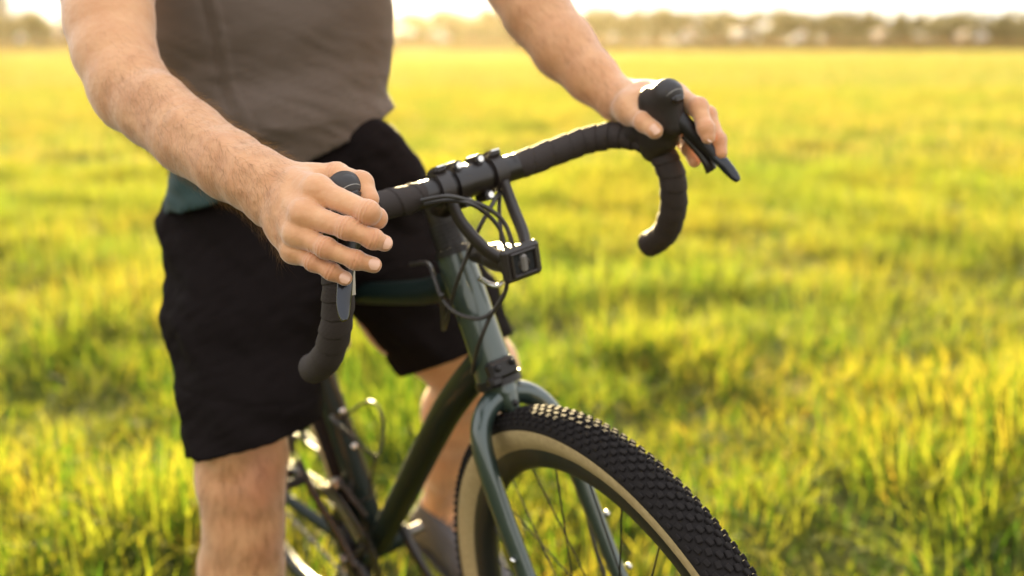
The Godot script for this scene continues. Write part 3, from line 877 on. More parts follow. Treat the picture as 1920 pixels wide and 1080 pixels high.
func make_person() -> void:
	var to_right := Vector3(-0.78, 0.0, 0.62)      # towards his right hand side
	var ahead := Vector3(0.62, 0.0, 0.78)

	# ---- right arm and hand
	var shR := Vector3(-0.4934, 1.3360, -1.5162)
	var shL := Vector3(-0.1857, 1.4001, -1.7542)
	var elR := Vector3(-0.4301, 1.0799, -1.3050)
	var wrR := Vector3(-0.2361, 0.9795, -1.1341)
	var A := Blob.new()
	A.chain([[shR, 0.058], [Vector3(-0.4747, 1.1925, -1.3895), 0.0520], [Vector3(-0.4658, 1.1490, -1.3601), 0.0490], [Vector3(-0.4527, 1.1127, -1.3322), 0.0450], [elR, 0.0415]], 0.010)
	A.chain([[elR, 0.0415], [Vector3(-0.3954, 1.0517, -1.2756), 0.0400], [Vector3(-0.3441, 1.0236, -1.2290), 0.0385], [Vector3(-0.2900, 0.9995, -1.1790), 0.0352], [Vector3(-0.2595, 0.9886, -1.1533), 0.0326], [wrR, 0.0296]], 0.010)
	A.add(Vector3(-0.4576, 1.0665, -1.3175), 0.020, Vector3(-0.4361, 1.0541, -1.2996), 0.026, 0.02)        # point of the elbow
	A.add(Vector3(-0.3816, 1.0676, -1.2564), 0.022, Vector3(-0.3290, 1.0307, -1.2080), 0.018, 0.016)       # forearm muscle towards the camera
	A.add(Vector3(-0.4867, 1.1736, -1.3754), 0.030, Vector3(-0.4684, 1.1127, -1.3424), 0.026, 0.02)
	for q: Array in [[Vector3(-0.3440, 1.0445, -1.2006), Vector3(-0.2396, 0.9927, -1.1154)], [Vector3(-0.3495, 1.0206, -1.1957), Vector3(-0.2429, 0.9742, -1.1126)]]:    # sinews along the forearm
		A.add(q[0], 0.008, q[1], 0.0075, 0.012)
	# palm
	var mR := [Vector3(-0.1857, 0.9855, -1.0842), Vector3(-0.1955, 0.9645, -1.0697), Vector3(-0.2028, 0.9462, -1.0700), Vector3(-0.2086, 0.9283, -1.0785)]
	var wA := Vector3(-0.2330, 0.9860, -1.1334)
	var wB := Vector3(-0.2390, 0.9722, -1.1285)
	var pr := [0.0150, 0.0148, 0.0138, 0.0122]
	for i in 4:
		var from: Vector3 = wA.lerp(wB, i / 3.0)
		A.add(from, 0.0205, from.lerp(mR[i], 0.5), 0.0162, 0.009)
		A.add(from.lerp(mR[i], 0.5), 0.0162, mR[i], pr[i], 0.008)
		A.add(mR[i] + Vector3(0, 0.001, 0.0035), pr[i] * 0.90, mR[i] + Vector3(0.0005, 0.001, 0.0035), pr[i] * 0.90, 0.003)
		A.add(from.lerp(mR[i], 0.25) + Vector3(0, 0, 0.0155), 0.0038, mR[i] + Vector3(0, 0.001, 0.0125), 0.0036, 0.004)   # tendons
	A.add(Vector3(-0.2271, 0.9857, -1.1354), 0.019, Vector3(-0.1984, 0.9880, -1.1297), 0.0170, 0.016)       # root of the thumb
	A.add(Vector3(-0.2085, 0.9599, -1.1096), 0.020, Vector3(-0.2147, 0.9395, -1.1054), 0.015, 0.016)        # heel of the palm
	A.add(Vector3(-0.2462, 0.9930, -1.1420), 0.010, Vector3(-0.2402, 0.9954, -1.1394), 0.010, 0.02)
	A.add(Vector3(-0.2483, 0.9613, -1.1303), 0.011, Vector3(-0.2457, 0.9585, -1.1277), 0.010, 0.02)        # wrist bone
	for q: Array in [[0, 0.15, 1, 0.85], [1, 0.35, 2, 0.82], [1, 0.35, 0, 0.80], [2, 0.10, 3, 0.80], [3, 0.30, 2, 0.70]]:    # veins on the back of the hand
		var va := wA.lerp(wB, q[0] / 3.0).lerp(mR[q[0]], q[1]) + Vector3(0, 0.002, 0.0182 - 0.004 * q[1])
		var vb := wA.lerp(wB, q[2] / 3.0).lerp(mR[q[2]], q[3]) + Vector3(0, -0.003, 0.0180 - 0.004 * q[3])
		A.add(va, 0.0022, va.lerp(vb, 0.5) + Vector3(0.002, 0.003, 0.0004), 0.0023, 0.003)
		A.add(va.lerp(vb, 0.5) + Vector3(0.002, 0.003, 0.0004), 0.0023, vb, 0.0017, 0.003)
	finger(A, 1, [[mR[0], 0.0134], [Vector3(-0.1329, 0.9695, -1.0483), 0.0108], [Vector3(-0.1274, 0.9619, -1.0630), 0.0096], [Vector3(-0.1354, 0.9645, -1.0840), 0.0088]])
	finger(A, 2, [[mR[1], 0.0128], [Vector3(-0.1523, 0.9553, -1.0433), 0.0101], [Vector3(-0.1285, 0.9454, -1.0433), 0.0090], [Vector3(-0.1186, 0.9402, -1.0504), 0.0082]])
	finger(A, 3, [[mR[2], 0.0122], [Vector3(-0.1725, 0.9365, -1.0455), 0.0096], [Vector3(-0.1450, 0.9262, -1.0414), 0.0086], [Vector3(-0.1287, 0.9199, -1.0482), 0.0079]])
	finger(A, 4, [[mR[3], 0.0108], [Vector3(-0.1863, 0.9214, -1.0567), 0.0085], [Vector3(-0.1690, 0.9135, -1.0500), 0.0078], [Vector3(-0.1566, 0.9064, -1.0526), 0.0073]])
	finger(A, 5, [[Vector3(-0.2009, 0.9883, -1.1318), 0.0160], [Vector3(-0.1745, 0.9934, -1.1329), 0.0138], [Vector3(-0.1470, 0.9889, -1.1074), 0.0122], [Vector3(-0.1374, 0.9755, -1.0944), 0.0105]], 0.012)
	var arm := Soup.new()
	arm.colored = true
	var veins := [[Vector3(-0.2138, 0.9971, -1.1040), Vector3(-0.2048, 0.9768, -1.0927), Vector3(-0.2128, 0.9599, -1.0912)], [Vector3(-0.2559, 1.0108, -1.1222), Vector3(-0.2273, 0.9967, -1.1070), Vector3(-0.1942, 0.9886, -1.0788)]]
	var skin_mod := func(p: Vector3, d: float) -> float:
		if absf(d) > 0.012: return d
		for q: Array in creases:
			var o: Vector3 = p - q[0]
			if o.length_squared() < 0.00034:
				var t := o.dot(q[1])
				d += 0.00055 * cos(t * 1750.0) * exp(-pow(t / 0.0046, 2.0)) * smoothstep(-0.2, 0.6, o.z / q[2])
		return d + 0.00035 * noise.get_noise_3dv(p * 95.0) + 0.00022 * noise2.get_noise_3dv(p * 420.0)
	var hlo := Vector3(-0.2539, 0.8757, -1.1044)
	var hbox := AABB(wrR + Vector3(-0.03, -0.15, -0.06), Vector3(0.185, 0.21, 0.17))
	var abox := AABB(Vector3(-0.57, hbox.position.y, -1.47), Vector3(hbox.end.x + 0.57, Vector3(-0.4734, 1.2017, -1.3914).y - hbox.position.y, hbox.end.z + 1.47))
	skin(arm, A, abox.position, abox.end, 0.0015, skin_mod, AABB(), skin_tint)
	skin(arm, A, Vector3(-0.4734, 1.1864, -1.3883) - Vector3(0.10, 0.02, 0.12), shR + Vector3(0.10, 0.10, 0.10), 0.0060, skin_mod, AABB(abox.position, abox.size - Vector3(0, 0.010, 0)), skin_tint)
	var right_count := arm.v.size()

	# ---- left arm and hand
	var elL := Vector3(-0.0098, 1.2206, -1.5536)
	var wrL := Vector3(0.1253, 1.0595, -1.4182)
	var L := Blob.new()
	L.chain([[shL, 0.058], [shL.lerp(elL, 0.45), 0.052], [elL, 0.0420]], 0.010)
	L.chain([[elL, 0.0420], [Vector3(0.0315, 1.1648, -1.5114), 0.0430], [Vector3(0.0660, 1.1191, -1.4765), 0.0400], [Vector3(0.0980, 1.0847, -1.4438), 0.0320], [wrL, 0.0265]], 0.010)
	var mL := [Vector3(0.1873, 1.0653, -1.3479), Vector3(0.1936, 1.0628, -1.3658), Vector3(0.1949, 1.0565, -1.3828), Vector3(0.1917, 1.0490, -1.3956)]
	var vA := Vector3(0.1301, 1.0616, -1.4135)
	var vB := Vector3(0.1287, 1.0547, -1.4253)
	for i in 4:
		var from: Vector3 = vA.lerp(vB, i / 3.0)
		L.add(from, 0.0195, from.lerp(mL[i], 0.5), 0.0165, 0.009)
		L.add(from.lerp(mL[i], 0.5), 0.0165, mL[i], pr[i], 0.008)
	L.add(Vector3(0.1296, 1.0542, -1.4069), 0.018, Vector3(0.1412, 1.0472, -1.3666), 0.0165, 0.016)
	L.add(Vector3(0.1412, 1.0509, -1.3674), 0.014, Vector3(0.1712, 1.0603, -1.3520), 0.013, 0.018)      # web between thumb and palm
	finger(L, 1, [[mL[0], 0.0138], [Vector3(0.2112, 1.0529, -1.3126), 0.0110], [Vector3(0.2173, 1.0307, -1.2938), 0.0094], [Vector3(0.2201, 1.0208, -1.2907), 0.0086]])
	finger(L, 2, [[mL[1], 0.0136], [Vector3(0.2259, 1.0426, -1.3371), 0.0106], [Vector3(0.2354, 1.0154, -1.3151), 0.0093], [Vector3(0.2379, 1.0019, -1.3092), 0.0084]])
	finger(L, 3, [[mL[2], 0.0128], [Vector3(0.2062, 1.0204, -1.3743), 0.0100], [Vector3(0.2077, 1.0036, -1.3474), 0.0090], [Vector3(0.2121, 0.9900, -1.3323), 0.0082]])
	finger(L, 4, [[mL[3], 0.0114], [Vector3(0.2019, 1.0201, -1.3978), 0.0090], [Vector3(0.2072, 1.0061, -1.3785), 0.0082], [Vector3(0.2092, 0.9984, -1.3647), 0.0074]])
	finger(L, 5, [[Vector3(0.1391, 1.0477, -1.3708), 0.0158], [Vector3(0.1523, 1.0355, -1.3233), 0.0118], [Vector3(0.1619, 1.0270, -1.3052), 0.0102]], 0.012)
	var lbox := AABB(wrL + Vector3(-0.02, -0.12, -0.06), Vector3(0.185, 0.19, 0.22))
	lbox.position = Vector3(elL.x + 0.002, lbox.position.y, elL.z - 0.09)
	lbox = AABB(lbox.position, Vector3(0.285, elL.y + 0.045 - lbox.position.y, -1.14 - lbox.position.z))
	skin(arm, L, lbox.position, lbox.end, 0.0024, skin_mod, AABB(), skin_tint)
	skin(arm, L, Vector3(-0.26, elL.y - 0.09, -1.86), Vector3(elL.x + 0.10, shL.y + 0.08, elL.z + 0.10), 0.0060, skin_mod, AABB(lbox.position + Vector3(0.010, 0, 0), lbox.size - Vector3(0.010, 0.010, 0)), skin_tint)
	var arm_count := arm.v.size()

	# ---- trunk, legs, neck and head
	var hipR := Vector3(-0.4074, 0.8817, -1.6418)
	var hipL := Vector3(-0.2467, 0.8704, -1.7211)
	var knR := Vector3(-0.3801, 0.5260, -1.5171)
	var anR := knR + Vector3(-0.012, -0.435, -0.035)
	var knL := Vector3(-0.0596, 0.6019, -1.8137)
	var anL := Vector3(-0.1312, 0.2964, -1.9751)
	var pel := Vector3(-0.3293, 0.8845, -1.6781)
	var chest := Vector3(-0.3462, 1.2012, -1.6773)
	var top := (shR + shL) * 0.5
	var B := Blob.new()
	B.add(pel + Vector3(0, -0.02, 0), 0.105, pel.lerp(chest, 0.5), 0.088, 0.05, 0, to_right, 1.42)
	B.add(pel.lerp(chest, 0.5), 0.088, chest + Vector3(0, 0.04, 0), 0.108, 0.05, 0, to_right, 1.50)
	B.add(shR.lerp(top, 0.15), 0.058, shL.lerp(top, 0.15), 0.058, 0.06)
	B.chain([[hipR, 0.092], [hipR.lerp(knR, 0.5) + ahead * 0.010, 0.078], [knR, 0.0560]], 0.04)
	B.chain([[knR, 0.0560], [knR + Vector3(0, -0.07, -0.004), 0.0510], [knR.lerp(anR, 0.33) - ahead * 0.012, 0.0560], [knR.lerp(anR, 0.65), 0.0430], [anR, 0.0340]], 0.03)
	B.add(knR + ahead * 0.034 + Vector3(0, 0.014, 0), 0.027, knR + ahead * 0.036 + Vector3(0, -0.018, 0), 0.024, 0.012)
	B.add(knR + ahead * 0.030 + to_right * 0.030 + Vector3(0, 0.055, 0), 0.026, knR + ahead * 0.020 + to_right * 0.022 + Vector3(0, 0.11, 0), 0.026, 0.02)
	B.add(knR + ahead * 0.034 - to_right * 0.030 + Vector3(0, 0.040, 0), 0.026, knR + ahead * 0.024 - to_right * 0.022 + Vector3(0, 0.10, 0), 0.026, 0.02)
	B.add(knR + ahead * 0.036 + Vector3(0, -0.040, 0), 0.013, knR + ahead * 0.034 + Vector3(0, -0.075, 0), 0.014, 0.012)
	blush_and_shade.append([knR + ahead * 0.062 + Vector3(0, -0.004, 0), 0.062])  # reddish knee patches, darkened to paint in the shading round the kneecap
	blush_and_shade.append([knR + ahead * 0.060 - to_right * 0.012 + Vector3(0, 0.030, 0), 0.050])
	blush_and_shade.append([knR + ahead * 0.050 - to_right * 0.02 + Vector3(0, -0.09, 0), 0.045])
	B.add(knR + ahead * 0.022 + Vector3(0, -0.060, 0), 0.022, knR + ahead * 0.018 + Vector3(0, -0.22, 0), 0.020, 0.03)
	B.chain([[hipL, 0.092], [hipL.lerp(knL, 0.5) + Vector3(0, -0.02, 0), 0.084], [knL, 0.0660]], 0.02)
	B.chain([[knL, 0.0660], [knL.lerp(anL, 0.30) - ahead * 0.010, 0.0620], [knL.lerp(anL, 0.65), 0.0440], [anL, 0.0340]], 0.03)
	B.add(knL + ahead * 0.022, 0.034, knL + ahead * 0.022 + Vector3(0, -0.03, 0), 0.030, 0.03)
	B.add(anR, 0.034, anR + ahead * 0.10 + Vector3(0, -0.045, 0), 0.026, 0.02)
	B.add(anL, 0.034, anL + ahead * 0.10 + Vector3(0, -0.060, 0), 0.026, 0.02)
	var neck := top + Vector3(0, 0.05, 0) - ahead * 0.01
	var hc := neck + Vector3(0, 0.175, 0) + ahead * 0.045
	B.add(top + Vector3(0, 0.02, 0) - ahead * 0.015, 0.060, neck + Vector3(0, 0.08, 0) + ahead * 0.02, 0.055, 0.03)
	B.add(hc + Vector3(0, 0.025, 0) - ahead * 0.035, 0.072, hc + Vector3(0, 0.03, 0) + ahead * 0.025, 0.070, 0.02, 0, to_right, 1.04)
	B.add(hc + Vector3(0, -0.02, 0) + ahead * 0.03, 0.058, hc + Vector3(0, -0.082, 0) + ahead * 0.062, 0.030, 0.03)
	B.add(hc + Vector3(0, 0.012, 0) + ahead * 0.096, 0.008, hc + Vector3(0, -0.026, 0) + ahead * 0.112, 0.012, 0.012)
	B.add(hc + Vector3(0, 0.026, 0) + ahead * 0.086 + to_right * 0.03, 0.010, hc + Vector3(0, 0.026, 0) + ahead * 0.086 - to_right * 0.03, 0.010, 0.012)
	B.add(hc + Vector3(0, -0.052, 0) + ahead * 0.090 + to_right * 0.018, 0.0075, hc + Vector3(0, -0.052, 0) + ahead * 0.090 - to_right * 0.018, 0.0075, 0.006)
	for sd: float in [1.0, -1.0]:
		B.add(hc + to_right * 0.076 * sd + Vector3(0, 0.012, 0) - ahead * 0.012, 0.012, hc + to_right * 0.073 * sd + Vector3(0, -0.024, 0), 0.009, 0.006)
	var body := Soup.new()
	body.colored = true
	var body_mod := func(p: Vector3, d: float) -> float:
		if absf(d) > 0.02: return d
		return d + 0.0012 * noise.get_noise_3dv(p * 22.0) + 0.0005 * noise2.get_noise_3dv(p * 120.0)
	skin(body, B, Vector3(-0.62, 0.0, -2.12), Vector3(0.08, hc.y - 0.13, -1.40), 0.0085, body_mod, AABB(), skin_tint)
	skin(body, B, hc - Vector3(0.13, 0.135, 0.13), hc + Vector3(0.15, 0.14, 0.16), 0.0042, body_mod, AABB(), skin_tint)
	var whole := Soup.new()
	whole.colored = true
	for q: Soup in [arm, body]:
		var o := whole.v.size()
		whole.v.append_array(q.v); whole.n.append_array(q.n); whole.uv.append_array(q.uv); whole.c.append_array(q.c)
		for i in q.ix: whole.ix.append(i + o)
	var ground_pt := Vector3(-0.33, 0.0, -1.6)
	person = put("person", whole.mesh(), M.skin)
	tag(person, "person in brown T-shirt and black shorts astride the bicycle, hands on both brake hoods", "person")

	# ---- nails
	nail(Vector3(-0.1175, 0.9427, -1.0415), Vector3(-0.1186, 0.9402, -1.0504) - Vector3(-0.1285, 0.9454, -1.0433), Vector3(0.15, 0.30, 0.95), 0.0118, 0.0140)
	nail(Vector3(-0.1286, 0.9231, -1.0394), Vector3(-0.1287, 0.9199, -1.0482) - Vector3(-0.1450, 0.9262, -1.0414), Vector3(0.10, 0.30, 0.95), 0.0114, 0.0134)
	nail(Vector3(-0.1564, 0.9090, -1.0447), Vector3(-0.1566, 0.9064, -1.0526) - Vector3(-0.1690, 0.9135, -1.0500), Vector3(0.05, 0.30, 0.95), 0.0104, 0.0124)
	nail(Vector3(0.1608, 1.0294, -1.2961), Vector3(0.1619, 1.0270, -1.3052) - Vector3(0.1523, 1.0355, -1.3233), Vector3(-0.10, 0.30, 0.95), 0.0116, 0.0125)
	nail(Vector3(0.2223, 1.0206, -1.2860), Vector3(0.1, -0.9, 0.1), Vector3(0.85, 0.25, 0.5), 0.0098, 0.0110)

	# ---- arm and leg hair
	var fdir := func(p: Vector3) -> Vector3: return (wrR - elR).normalized() + Vector3(0, -0.55, 0)
	hairs(arm, 4800, func(p: Vector3) -> bool:
		var t := (p - elR).dot(wrR - elR) / (wrR - elR).length_squared()
		return p.x < wrR.x + 0.015 and p.y < elR.y + 0.07 and t > -0.15 and rng.randf() < smoothstep(-0.15, 0.25, t), fdir, 0.0240, 0.00019, "arm_hair")
	hairs(arm, 2600, func(p: Vector3) -> bool: return p.x > -0.08 and p.x < wrL.x + 0.005 and p.y > wrL.y - 0.03 and p.x > elL.x - 0.03, func(_p: Vector3) -> Vector3: return (wrL - elL).normalized() + Vector3(0, -0.4, 0), 0.021, 0.00020, "arm_hair")
	hairs(body, 5000, func(p: Vector3) -> bool: return p.x < knR.x + 0.085 and p.y < knR.y + 0.06 and p.y > 0.12 and p.z > knR.z - 0.13, func(_p: Vector3) -> Vector3: return Vector3(0, -1, 0.05), 0.026, 0.00024, "leg_hair")
	hairs(body, 1200, func(p: Vector3) -> bool: return p.x > anL.x - 0.08 and p.y < knL.y and p.y > anL.y and p.z < knL.z + 0.08, func(_p: Vector3) -> Vector3: return Vector3(0, -1, 0.05), 0.014, 0.00028, "leg_hair")

	# ---- hair of the head, eyes
	var hb := Blob.new()
	hb.add(hc + Vector3(0, 0.036, 0) - ahead * 0.040, 0.077, hc + Vector3(0, 0.052, 0) + ahead * 0.020, 0.068, 0.02, 0, to_right, 1.04)
	var hs := Soup.new()
	skin(hs, hb, hc - Vector3(0.14, 0.10, 0.15), hc + Vector3(0.14, 0.15, 0.16), 0.005, func(p: Vector3, d: float) -> float:
		var q := p - hc
		return maxf(d + 0.004 * noise2.get_noise_3dv(p * 130.0), (q.dot(ahead) - 0.058) * 0.7 + (-q.y - 0.005) * 0.6))
	put("hair", hs.mesh(), M.dark_hair, person)
	for sd: float in [1.0, -1.0]:
		var es := Soup.new()
		ball(es, hc + ahead * 0.083 + to_right * 0.031 * sd + Vector3(0, 0.010, 0), Vector3(0.0115, 0.0085, 0.0115))
		put("eye", es.mesh(), M.eye, person)

	# ---- shirt
	var T := Blob.new()
	T.add(Vector3(-0.3361, 0.8689, -1.6493), 0.116, Vector3(-0.3356, 1.0139, -1.6691), 0.116, 0.05, 0, to_right, 1.40)
	T.add(Vector3(-0.3356, 1.0139, -1.6691), 0.116, Vector3(-0.3473, 1.1643, -1.6747), 0.122, 0.05, 0, to_right, 1.40)
	T.add(Vector3(-0.3473, 1.1643, -1.6747), 0.122, chest + Vector3(0, 0.06, 0), 0.118, 0.06, 0, to_right, 1.40)
	T.add(shR.lerp(top, 0.15), 0.070, shL.lerp(top, 0.15), 0.070, 0.06)
	var hemA := Vector3(-0.5207, 0.9056, -1.6927)
	var hemB := Vector3(-0.2850, 0.9591, -1.5404)
	var hemC := Vector3(-0.1646, 1.0190, -1.6345)
	var hem := (hemB - hemA).cross(hemC - hemA).normalized()
	if hem.y > 0: hem = -hem
	var ts := Soup.new()
	ts.colored = true
	var shirt_mod := func(p: Vector3, d: float) -> float:
		if d > 0.05: return d
		var q := p * Vector3(1.0, 1.0, 1.0)
		var low := clampf((1.16 - p.y) / 0.22, 0.0, 1.0)
		var w := noise.get_noise_3d(q.x * 4.0 + q.y * 3.0, q.y * 9.0 - q.x * 4.0, q.z * 4.0)
		var w2 := noise2.get_noise_3d(q.x * 9.0 + 5.0, q.y * 30.0 + q.x * 12.0, q.z * 9.0)
		d += 0.013 * w * (0.4 + low)
		var sm := (p - Vector3(-0.4349, 1.1052, -1.5910)).dot(to_right) - 0.18 * (p.y - Vector3(-0.4349, 1.1052, -1.5910).y)
		if (p - pel).dot(ahead) > 0.0: d += 0.0032 * exp(-pow((sm - 0.004) / 0.0042, 2.0)) - 0.0030 * exp(-pow((sm + 0.006) / 0.0042, 2.0))    # seam down the side panel
		d +=  0.0 + 0.0045 * absf(w2) * (0.35 + low)
		var cut := hem.dot(p - hemA)
		d = maxf(d, cut)
		return d
	skin(ts, T, Vector3(-0.66, 0.80, -1.95), Vector3(0.06, 1.53, -1.30), 0.0060, shirt_mod, AABB(), func(p: Vector3) -> Color:
		var c := -hem.dot(p - hemA)
		var side := (p - pel).dot(to_right)
		return Color(0.012, 0.036, 0.032) if (c < 0.060 and side > 0.125) else Color(0.105, 0.072, 0.053))
	for q: Array in [[shR, shR.lerp(Vector3(-0.4734, 1.1925, -1.3895), 0.40)], [shL, shL.lerp(elL, 0.40)]]:
		var SL := Blob.new()
		var sa: Vector3 = q[0]
		var sd: Vector3 = q[1] - sa
		SL.add(sa.lerp(top, 0.3), 0.068, sa, 0.068, 0.04)
		SL.add(sa, 0.068, sa + sd * 1.4, 0.067, 0.04)
		skin(ts, SL, sa - Vector3(0.2, 0.25, 0.2), sa + Vector3(0.2, 0.16, 0.2), 0.0070, func(p: Vector3, d: float) -> float:
			return maxf(d + 0.006 * noise.get_noise_3dv(p * 12.0), (p - sa).dot(sd.normalized()) - sd.length()), AABB(), func(_p: Vector3) -> Color: return Color(0.105, 0.072, 0.053))
	put("t_shirt", ts.mesh(), M.shirt, person)

	# ---- shorts
	var S := Blob.new()
	S.add(Vector3(-0.3197, 0.9028, -1.6768), 0.116, Vector3(-0.3193, 0.8374, -1.6735), 0.120, 0.05, 0, to_right, 1.38)
	S.chain([[Vector3(-0.4043, 0.8552, -1.6363), 0.106], [Vector3(-0.3818, 0.7412, -1.5821), 0.1020], [Vector3(-0.3640, 0.6301, -1.5336), 0.0935], [Vector3(-0.3573, 0.5460, -1.5060), 0.0885]], 0.03)
	S.chain([[Vector3(-0.2467, 0.8664, -1.7203), 0.108], [Vector3(-0.1712, 0.7977, -1.7367), 0.101], [Vector3(-0.1141, 0.7092, -1.7542), 0.0960], [Vector3(-0.0656, 0.5881, -1.7802), 0.0930]], 0.03)
	S.add(Vector3(-0.2077, 0.9728, -1.6555), 0.052, Vector3(-0.1723, 0.9373, -1.6635), 0.050, 0.06)
	var rA := Vector3(-0.4431, 0.5658, -1.5203)
	var rB := Vector3(-0.3368, 0.6019, -1.4307)
	var rC := Vector3(-0.2670, 0.6126, -1.5299)
	var lA := Vector3(-0.1723, 0.6072, -1.7637)
	var lB := Vector3(-0.0811, 0.6516, -1.7167)
	var lC := Vector3(0.0000, 0.6675, -1.7966)
	var rn := (rB - rA).cross(rC - rA).normalized()
	if rn.y > 0: rn = -rn
	var ln := (lB - lA).cross(lC - lA).normalized()
	if ln.y > 0: ln = -ln
	var legs := B
	var ids := legs.all()
	var split := pel.lerp(Vector3(-0.26, 0.5, -1.70), 0.0)
	var seam := Vector3(-0.4438, 0.6696, -1.5417)
	var ss := Soup.new()
	var shorts_mod := func(p: Vector3, d: float) -> float:
		if d > 0.05: return d
		var w := noise.get_noise_3d(p.x * 7.0 - p.y * 3.0, p.y * 12.0 + p.x * 9.0, p.z * 7.0)
		var w2 := noise2.get_noise_3d(p.x * 14.0 + 9.0, p.y * 34.0 - p.x * 20.0, p.z * 14.0)
		d += 0.0090 * w + 0.0034 * absf(w2)
		d += 0.0014 * exp(-pow((p - pel).dot(ahead) * 1.0 / 0.004, 2.0)) if (p - pel).dot(to_right) > 0.06 else 0.0    # side seam
		d += 0.0016 * exp(-pow((p.y - 0.664 + (p.x + 0.4) * 0.10) / 0.0035, 2.0))     # seam above the hem
		var near_r := p.distance_squared_to(knR) < p.distance_squared_to(knL)
		var cut := rn.dot(p - rA) if near_r else ln.dot(p - lA)
		d = maxf(d, cut) if p.y < 0.88 else d
		return d
	skin(ss, S, Vector3(-0.62, 0.47, -2.02), Vector3(0.05, 1.06, -1.36), 0.0055, shorts_mod)
	put("shorts", ss.mesh(), M.shorts, person)

	# ---- shoes and socks
	for q: Array in [[anR, 0.052, Vector3(0.62, 0, 0.78)], [anL, 0.070, Vector3(0.58, -0.10, 0.80)]]:
		var an: Vector3 = q[0]
		var fd: Vector3 = q[2]
		fd = fd.normalized()
		var side := fd.cross(Vector3.UP).normalized()
		var up := side.cross(fd).normalized()
		var F := Blob.new()
		F.add(an - up * 0.010, 0.044, an - up * 0.045 - fd * 0.025, 0.036, 0.03)
		F.add(an - up * 0.048 - fd * 0.030, 0.033, an - up * 0.052 + fd * 0.06, 0.038, 0.03, 0, side, 1.05)
		F.add(an - up * 0.020 + fd * 0.04, 0.036, an - up * 0.055 + fd * 0.12, 0.033, 0.03, 0, side, 1.1)
		F.add(an - up * 0.058 + fd * 0.12, 0.031, an - up * 0.062 + fd * 0.175, 0.024, 0.03, 0, side, 1.5)
		var fs := Soup.new()
		skin(fs, F, an - Vector3(0.16, 0.16, 0.16), an + Vector3(0.24, 0.08, 0.26), 0.0045, func(p: Vector3, d: float) -> float:
			return maxf(maxf(d, -(p - an).dot(up) - 0.080), (p - an).dot((up + fd * 0.35).normalized()) - 0.014))
		var shoe := put("shoe", fs.mesh(), M.shoe, person)
		var so := Soup.new()
		var pts := []
		sweep(so, smooth_path([an - up * 0.086 - fd * 0.068, an - up * 0.087 - fd * 0.03, an - up * 0.087 + fd * 0.06, an - up * 0.086 + fd * 0.14, an - up * 0.082 + fd * 0.208], 8), func(t: float, _a: float) -> Vector2:
			var w := 0.036 + 0.014 * smoothstep(0.3, 0.75, t)
			return Vector2(w * sqrt(maxf(0.04, 1.0 - pow(absf(t * 2.0 - 1.0), 6.0))), 0.011), 20)
		put("sole", so.mesh(), M.sole, shoe)
		for i in 5:
			var c: Vector3 = an + up * (0.012 - i * 0.011) + fd * (0.046 + i * 0.018)
			put("lace", wire([c - side * 0.022 - up * 0.010, c - side * 0.008 + up * 0.001, c + side * 0.010 + up * 0.001, c + side * 0.024 - up * 0.012], 0.0022, 6, 5).mesh(), M.lace, shoe)

# ------------------------------------------------------------------ the meadow and what lies beyond
func rise(x: float, z: float) -> float:
	var d := Vector2(x, z).length()
	return 0.93 * smoothstep(35.0, 235.0, d) + 0.030 * noise.get_noise_2d(x * 0.55, z * 0.55) * smoothstep(1.0, 6.0, d) + 0.06 * noise2.get_noise_2d(x * 0.08, z * 0.08) * smoothstep(5.0, 20.0, d)

func make_ground() -> void:
	var s := Soup.new()
	var rings := PackedFloat32Array([0.0])
	var r := 0.4
	while r < 1600.0:
		rings.append(r)
		r *= 1.075
	var seg := 120
	for q in rings:
		for j in seg:
			var a := TAU * j / seg
			var x := cos(a) * q
			var z := sin(a) * q
			s.vert(Vector3(x, rise(x, z), z), Vector3.UP)
	for i in rings.size() - 1:
		for j in seg:
			var a := i * seg + j
			var b := i * seg + (j + 1) % seg
			s.quad(a, b, b + seg, a + seg)
	tag(put("ground", s.mesh(), M.soil), "meadow soil under the grass", "", "", "structure")

# A tuft of grass: n curved blades about the origin, a metre scale of its own
func tuft(n: int, radius: float, hmin: float, hmax: float, width: float, lean: float, segs := 3, seed_ := 1, c1 := Color(0.115, 0.150, 0.028), c2 := Color(0.235, 0.214, 0.060)) -> ArrayMesh:
	var r := RandomNumberGenerator.new()
	r.seed = seed_
	var s := Soup.new()
	s.colored = true
	for i in n:
		var a := r.randf() * TAU
		var q := sqrt(r.randf()) * radius
		var p := Vector3(cos(a) * q, -0.01, sin(a) * q)
		var h := r.randf_range(hmin, hmax)
		var bend := a + r.randfn(0.0, 1.0)
		var dir := Vector3(cos(bend), 0, sin(bend))
		var l := absf(r.randfn(0.0, lean)) + 0.05
		if r.randf() < 0.14: l += 0.55
		var face := r.randf() * TAU
		var side := Vector3(cos(face), 0, sin(face))
		var w := width * r.randf_range(0.6, 1.3)
		var k := r.randf()
		var col := c1.lerp(c2, k)
		if r.randf() < 0.03: col = Color(0.33, 0.235, 0.085)
		elif r.randf() < 0.2: col = Color(0.060, 0.115, 0.020)
		var start := s.v.size()
		for j in segs + 1:
			var t := float(j) / segs
			var pt := p + Vector3.UP * h * (t - 0.45 * l * t * t) + dir * h * l * t * t * 0.9
			var tw := side.rotated(Vector3.UP, t * 0.7)
			var nn := (tw.cross(Vector3.UP) + Vector3(0, 0.35 + l * t, 0)).normalized()
			if j == segs: s.vert(pt, nn, Vector2.ZERO, col)
			else:
				var ww := w * 0.5 * (1.0 - 0.55 * t * t)
				s.vert(pt - tw * ww, nn, Vector2.ZERO, col)
				s.vert(pt + tw * ww, nn, Vector2.ZERO, col)
		for j in segs:
			var b := start + j * 2
			if j == segs - 1: s.tri(b, b + 1, b + 2)
			else: s.quad(b, b + 1, b + 3, b + 2)
	return s.mesh()

